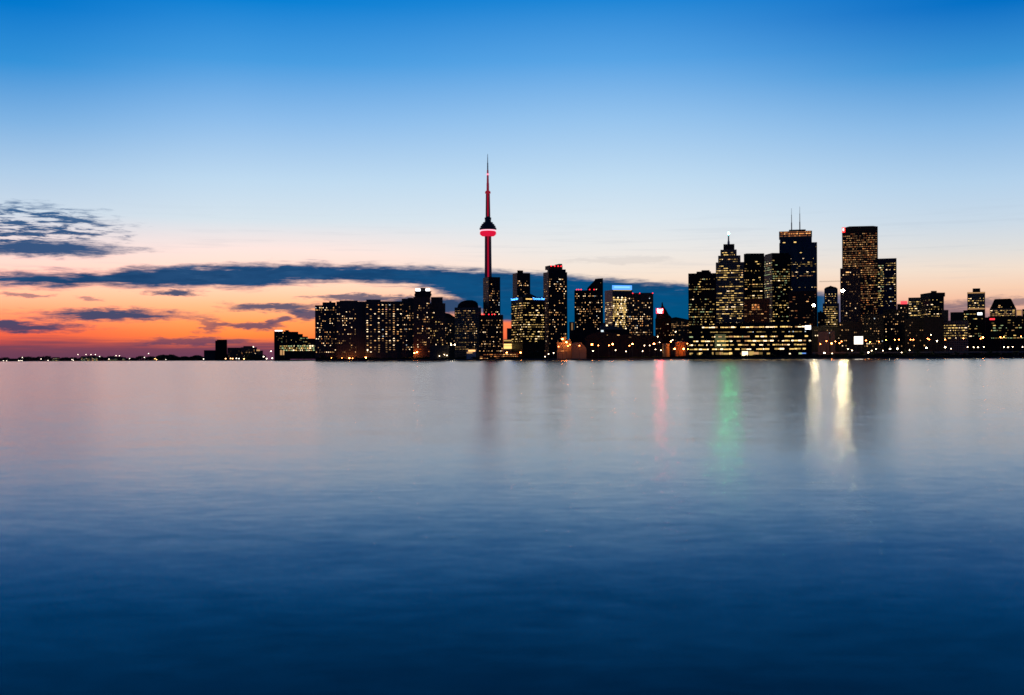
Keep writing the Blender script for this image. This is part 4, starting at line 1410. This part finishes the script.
def tank(x0, x1, y0, Y, label, mat):
    p = at((x0 + x1) / 2, 349, Y)
    k = Y / F
    r = (x1 - x0) / 2 * k
    t = thing('storage_tank', label, 'tank', (p.x, p.y + r, LANDZ), 0, 'storage tanks on the dock')
    h = at((x0 + x1) / 2, y0, Y).z - LANDZ
    bm = bmesh.new()
    add_lathe(bm, [(r, 0), (r, h)], 40)
    mesh_obj('wall', bm, mat, t)
    bm = bmesh.new()
    add_lathe(bm, [(r + 0.15, h + 0.01), (r + 0.15, h + 0.4), (r * 0.5, h + 0.9), (0.2, h + 1.2)], 40)
    mesh_obj('roof', bm, mat, t)


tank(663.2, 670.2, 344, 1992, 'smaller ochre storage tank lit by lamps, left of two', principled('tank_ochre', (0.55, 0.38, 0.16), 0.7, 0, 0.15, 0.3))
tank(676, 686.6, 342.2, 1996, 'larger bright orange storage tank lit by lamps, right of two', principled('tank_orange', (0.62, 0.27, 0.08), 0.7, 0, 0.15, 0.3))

# glowing low frontages on the left waterfront
b = Building('waterfront_kiosk', 'small glowing pale kiosk in front of the domed block', 466.6, 476, 349.4, 2275, WHITEP, depth=14)
b.front_panel('glazing', 468.4, 475.4, 349.8, 351.6, wmat('warm'))
b.front_panel('glazing', 466.8, 472.4, 352, 353.4, wmat('warmdim'))
b.done()
b = Building('waterfront_cafe', 'long low frontage with orange lit windows before the office with blue signs', 479, 519, 352.8, 2250, BRICK, depth=14)
b.lit(353.4, 358.5, 0.6, [('orange', 3), ('warm', 2), ('orangedim', 3), ('white', 0.6)], fh=3.6, cw=3.4, run=(1, 2), floorvar=0)
b.done()


# ------------------------------------------------------------------ trees and shrubs
LEAF = principled('dusk_foliage', (0.05, 0.075, 0.03), 0.8, 0, 0.5, 0.6)
BARK = principled('bark', (0.10, 0.075, 0.055), 0.9)


def crown_mesh(seed, n=420, rx=5.0, rz=5.5):
    r = random.Random(seed)
    bm = bmesh.new()
    lobes = [(r.uniform(-0.55, 0.55), r.uniform(-0.55, 0.55), r.uniform(-0.5, 0.6), r.uniform(0.35, 0.6)) for _ in range(9)]
    for _ in range(n):
        lx, ly, lz, lr = r.choice(lobes)
        d = Vector((r.gauss(0, 1), r.gauss(0, 1), r.gauss(0, 1))).normalized() * lr * r.random() ** 0.4
        c = Vector(((lx + d.x) * rx, (ly + d.y) * rx, (lz + d.z) * rz))
        a = Vector((r.gauss(0, 1), r.gauss(0, 1), r.gauss(0, 1))).normalized()
        e = a.orthogonal().normalized()
        f = a.cross(e)
        s = r.uniform(0.35, 0.8)
        bm.faces.new([bm.verts.new(c + e * s * p + f * s * q * 0.7) for p, q in ((-1, 0), (0, -1), (1, 0), (0, 1))])
    me = bpy.data.meshes.new('crown')
    bm.to_mesh(me)
    bm.free()
    me.materials.append(LEAF)
    return me


CROWNS = [crown_mesh(s) for s in (3, 5, 9)]


def trunk_mesh():
    bm = bmesh.new()
    add_lathe(bm, [(0.45, 0), (0.32, 1.2), (0.26, 3.5), (0.16, 6.0)], 8)
    for i in range(4):
        a = i * 1.7
        p0 = Vector((0, 0, 2.8 + 0.5 * i))
        p1 = p0 + Vector((math.cos(a) * 2.2, math.sin(a) * 2.2, 2.4))
        d = (p1 - p0).normalized()
        e = d.orthogonal().normalized()
        f = d.cross(e)
        q0 = [bm.verts.new(p0 + (e * math.cos(k * 2.094) + f * math.sin(k * 2.094)) * 0.14) for k in range(3)]
        q1 = [bm.verts.new(p1 + (e * math.cos(k * 2.094) + f * math.sin(k * 2.094)) * 0.05) for k in range(3)]
        for k in range(3):
            bm.faces.new((q0[k], q0[(k + 1) % 3], q1[(k + 1) % 3], q1[k]))
    me = bpy.data.meshes.new('trunk')
    bm.to_mesh(me)
    bm.free()
    me.materials.append(BARK)
    return me


TRUNK = trunk_mesh()


def tree(x, Y, h, label, i):
    m = slope(x)
    t = thing('tree', label, 'tree', (m * Y, Y, LANDZ), i * 1.3, 'dark trees along the waterfront')
    s = h / 11.5
    for nm, me, z in (('trunk', TRUNK, 0), ('crown', CROWNS[i % 3], 6.2)):
        o = bpy.data.objects.new(nm, me)
        C.objects.link(o)
        o.parent = t
        o.location = (0, 0, z * s)
        o.scale = (s * 1.15, s * 1.15, s)
    return t


TR = [(524, 2185, 13, 0), (529, 2180, 17, 0), (534.4, 2182, 18, 0), (539, 2184, 14, 0),
      (283, 2980, 12, 1), (290, 2975, 14, 1), (297, 2970, 13, 1), (304, 2965, 12, 1), (311, 2960, 14, 1), (322, 2396, 13, 1), (330, 2396, 11, 1),
      (846, 1885, 9, 2), (862, 1885, 11, 2), (874, 1885, 10, 2), (886, 1880, 8, 2), (905, 1885, 11, 2), (917, 1885, 12, 2), (932, 1880, 10, 2), (957, 1880, 9, 2), (990, 1880, 11, 2), (997, 1882, 9, 2), (1016, 1880, 10, 2),
      (693, 1888, 8, 3), (702, 1888, 9, 3), (711, 1888, 8, 3), (733, 1886, 9, 3), (760, 1886, 8, 3), (783, 1886, 9, 3), (796, 1886, 8, 3)]
refs = ['dark leafy tree before the office with blue signs, {} from the left', 'dark tree at the foot of the left waterside blocks, {} from the left',
        'dark tree on the right shore past the long office, {} from the left', 'small dark tree before the long waterfront office, {} from the left']
cnt = [0, 0, 0, 0]
for i, (x, Y, h, g) in enumerate(TR):
    tree(x, Y, h, refs[g].format(ORD[cnt[g]]), i)
    cnt[g] += 1


def foliage_band(name, label_pts, hmin, hmax, n, seed, spread, size):
    """an unbroken low belt of shrubs or far woods along a shore line given as (column, distance)"""
    r = random.Random(seed)
    bm = bmesh.new()
    pts = [Vector((slope(x) * Y, Y)) for x, Y in label_pts]
    ph = [r.uniform(0, 6.28) for _ in range(5)]
    for _ in range(n):
        i = r.randrange(len(pts) - 1)
        seg = [(pts[k + 1] - pts[k]).length for k in range(len(pts) - 1)]
        i = r.choices(range(len(seg)), seg)[0]
        f = r.random()
        p = pts[i].lerp(pts[i + 1], f)
        u = p.x + p.y * 0.3
        hh = hmin + (hmax - hmin) * min(1, max(0, 0.5 + 0.28 * math.sin(u / (size * 14) + ph[0]) + 0.25 * math.sin(u / (size * 5.3) + ph[1]) + 0.2 * math.sin(u / (size * 2.1) + ph[2])))
        c = Vector((p.x, p.y + r.uniform(0, spread), LANDZ + hh * r.random() ** 0.8))
        a = Vector((r.gauss(0, 1), r.gauss(0, 1) - 0.8, r.gauss(0, 1))).normalized()
        e = a.orthogonal().normalized()
        q = a.cross(e)
        s = size * r.uniform(0.5, 1.1)
        bm.faces.new([bm.verts.new(c + e * s * k + q * s * l * 0.7) for k, l in ((-1, 0), (0, -1), (1, 0), (0, 1))])
    me = bpy.data.meshes.new(name)
    bm.to_mesh(me)
    bm.free()
    me.materials.append(LEAF)
    o = bpy.data.objects.new(name, me)
    C.objects.link(o)
    return o


o = foliage_band('distant_woods', [(-250, 6560), (0, 6060), (150, 5260), (225, 4360), (262, 3540)], 9, 24, 26000, 4, 60, 3.6)
tag(o, 'long dark belt of woods along the far left shore', 'woods', None, 'stuff')
o = foliage_band('shrubbery', [(660, 1999), (688, 1884), (815, 1864), (1024, 1844), (1200, 1832)], 1.6, 6.5, 18000, 8, 8, 1.0)
tag(o, 'dark low shrubs along the right hand quay edge', 'shrubs', None, 'stuff')
o = foliage_band('shrubbery', [(316, 2394), (400, 2364), (480, 2264), (560, 2124), (662, 1994)], 1.4, 5.5, 18000, 9, 8, 1.0)
tag(o, 'dark low shrubs along the left and middle quay edge', 'shrubs', None, 'stuff')
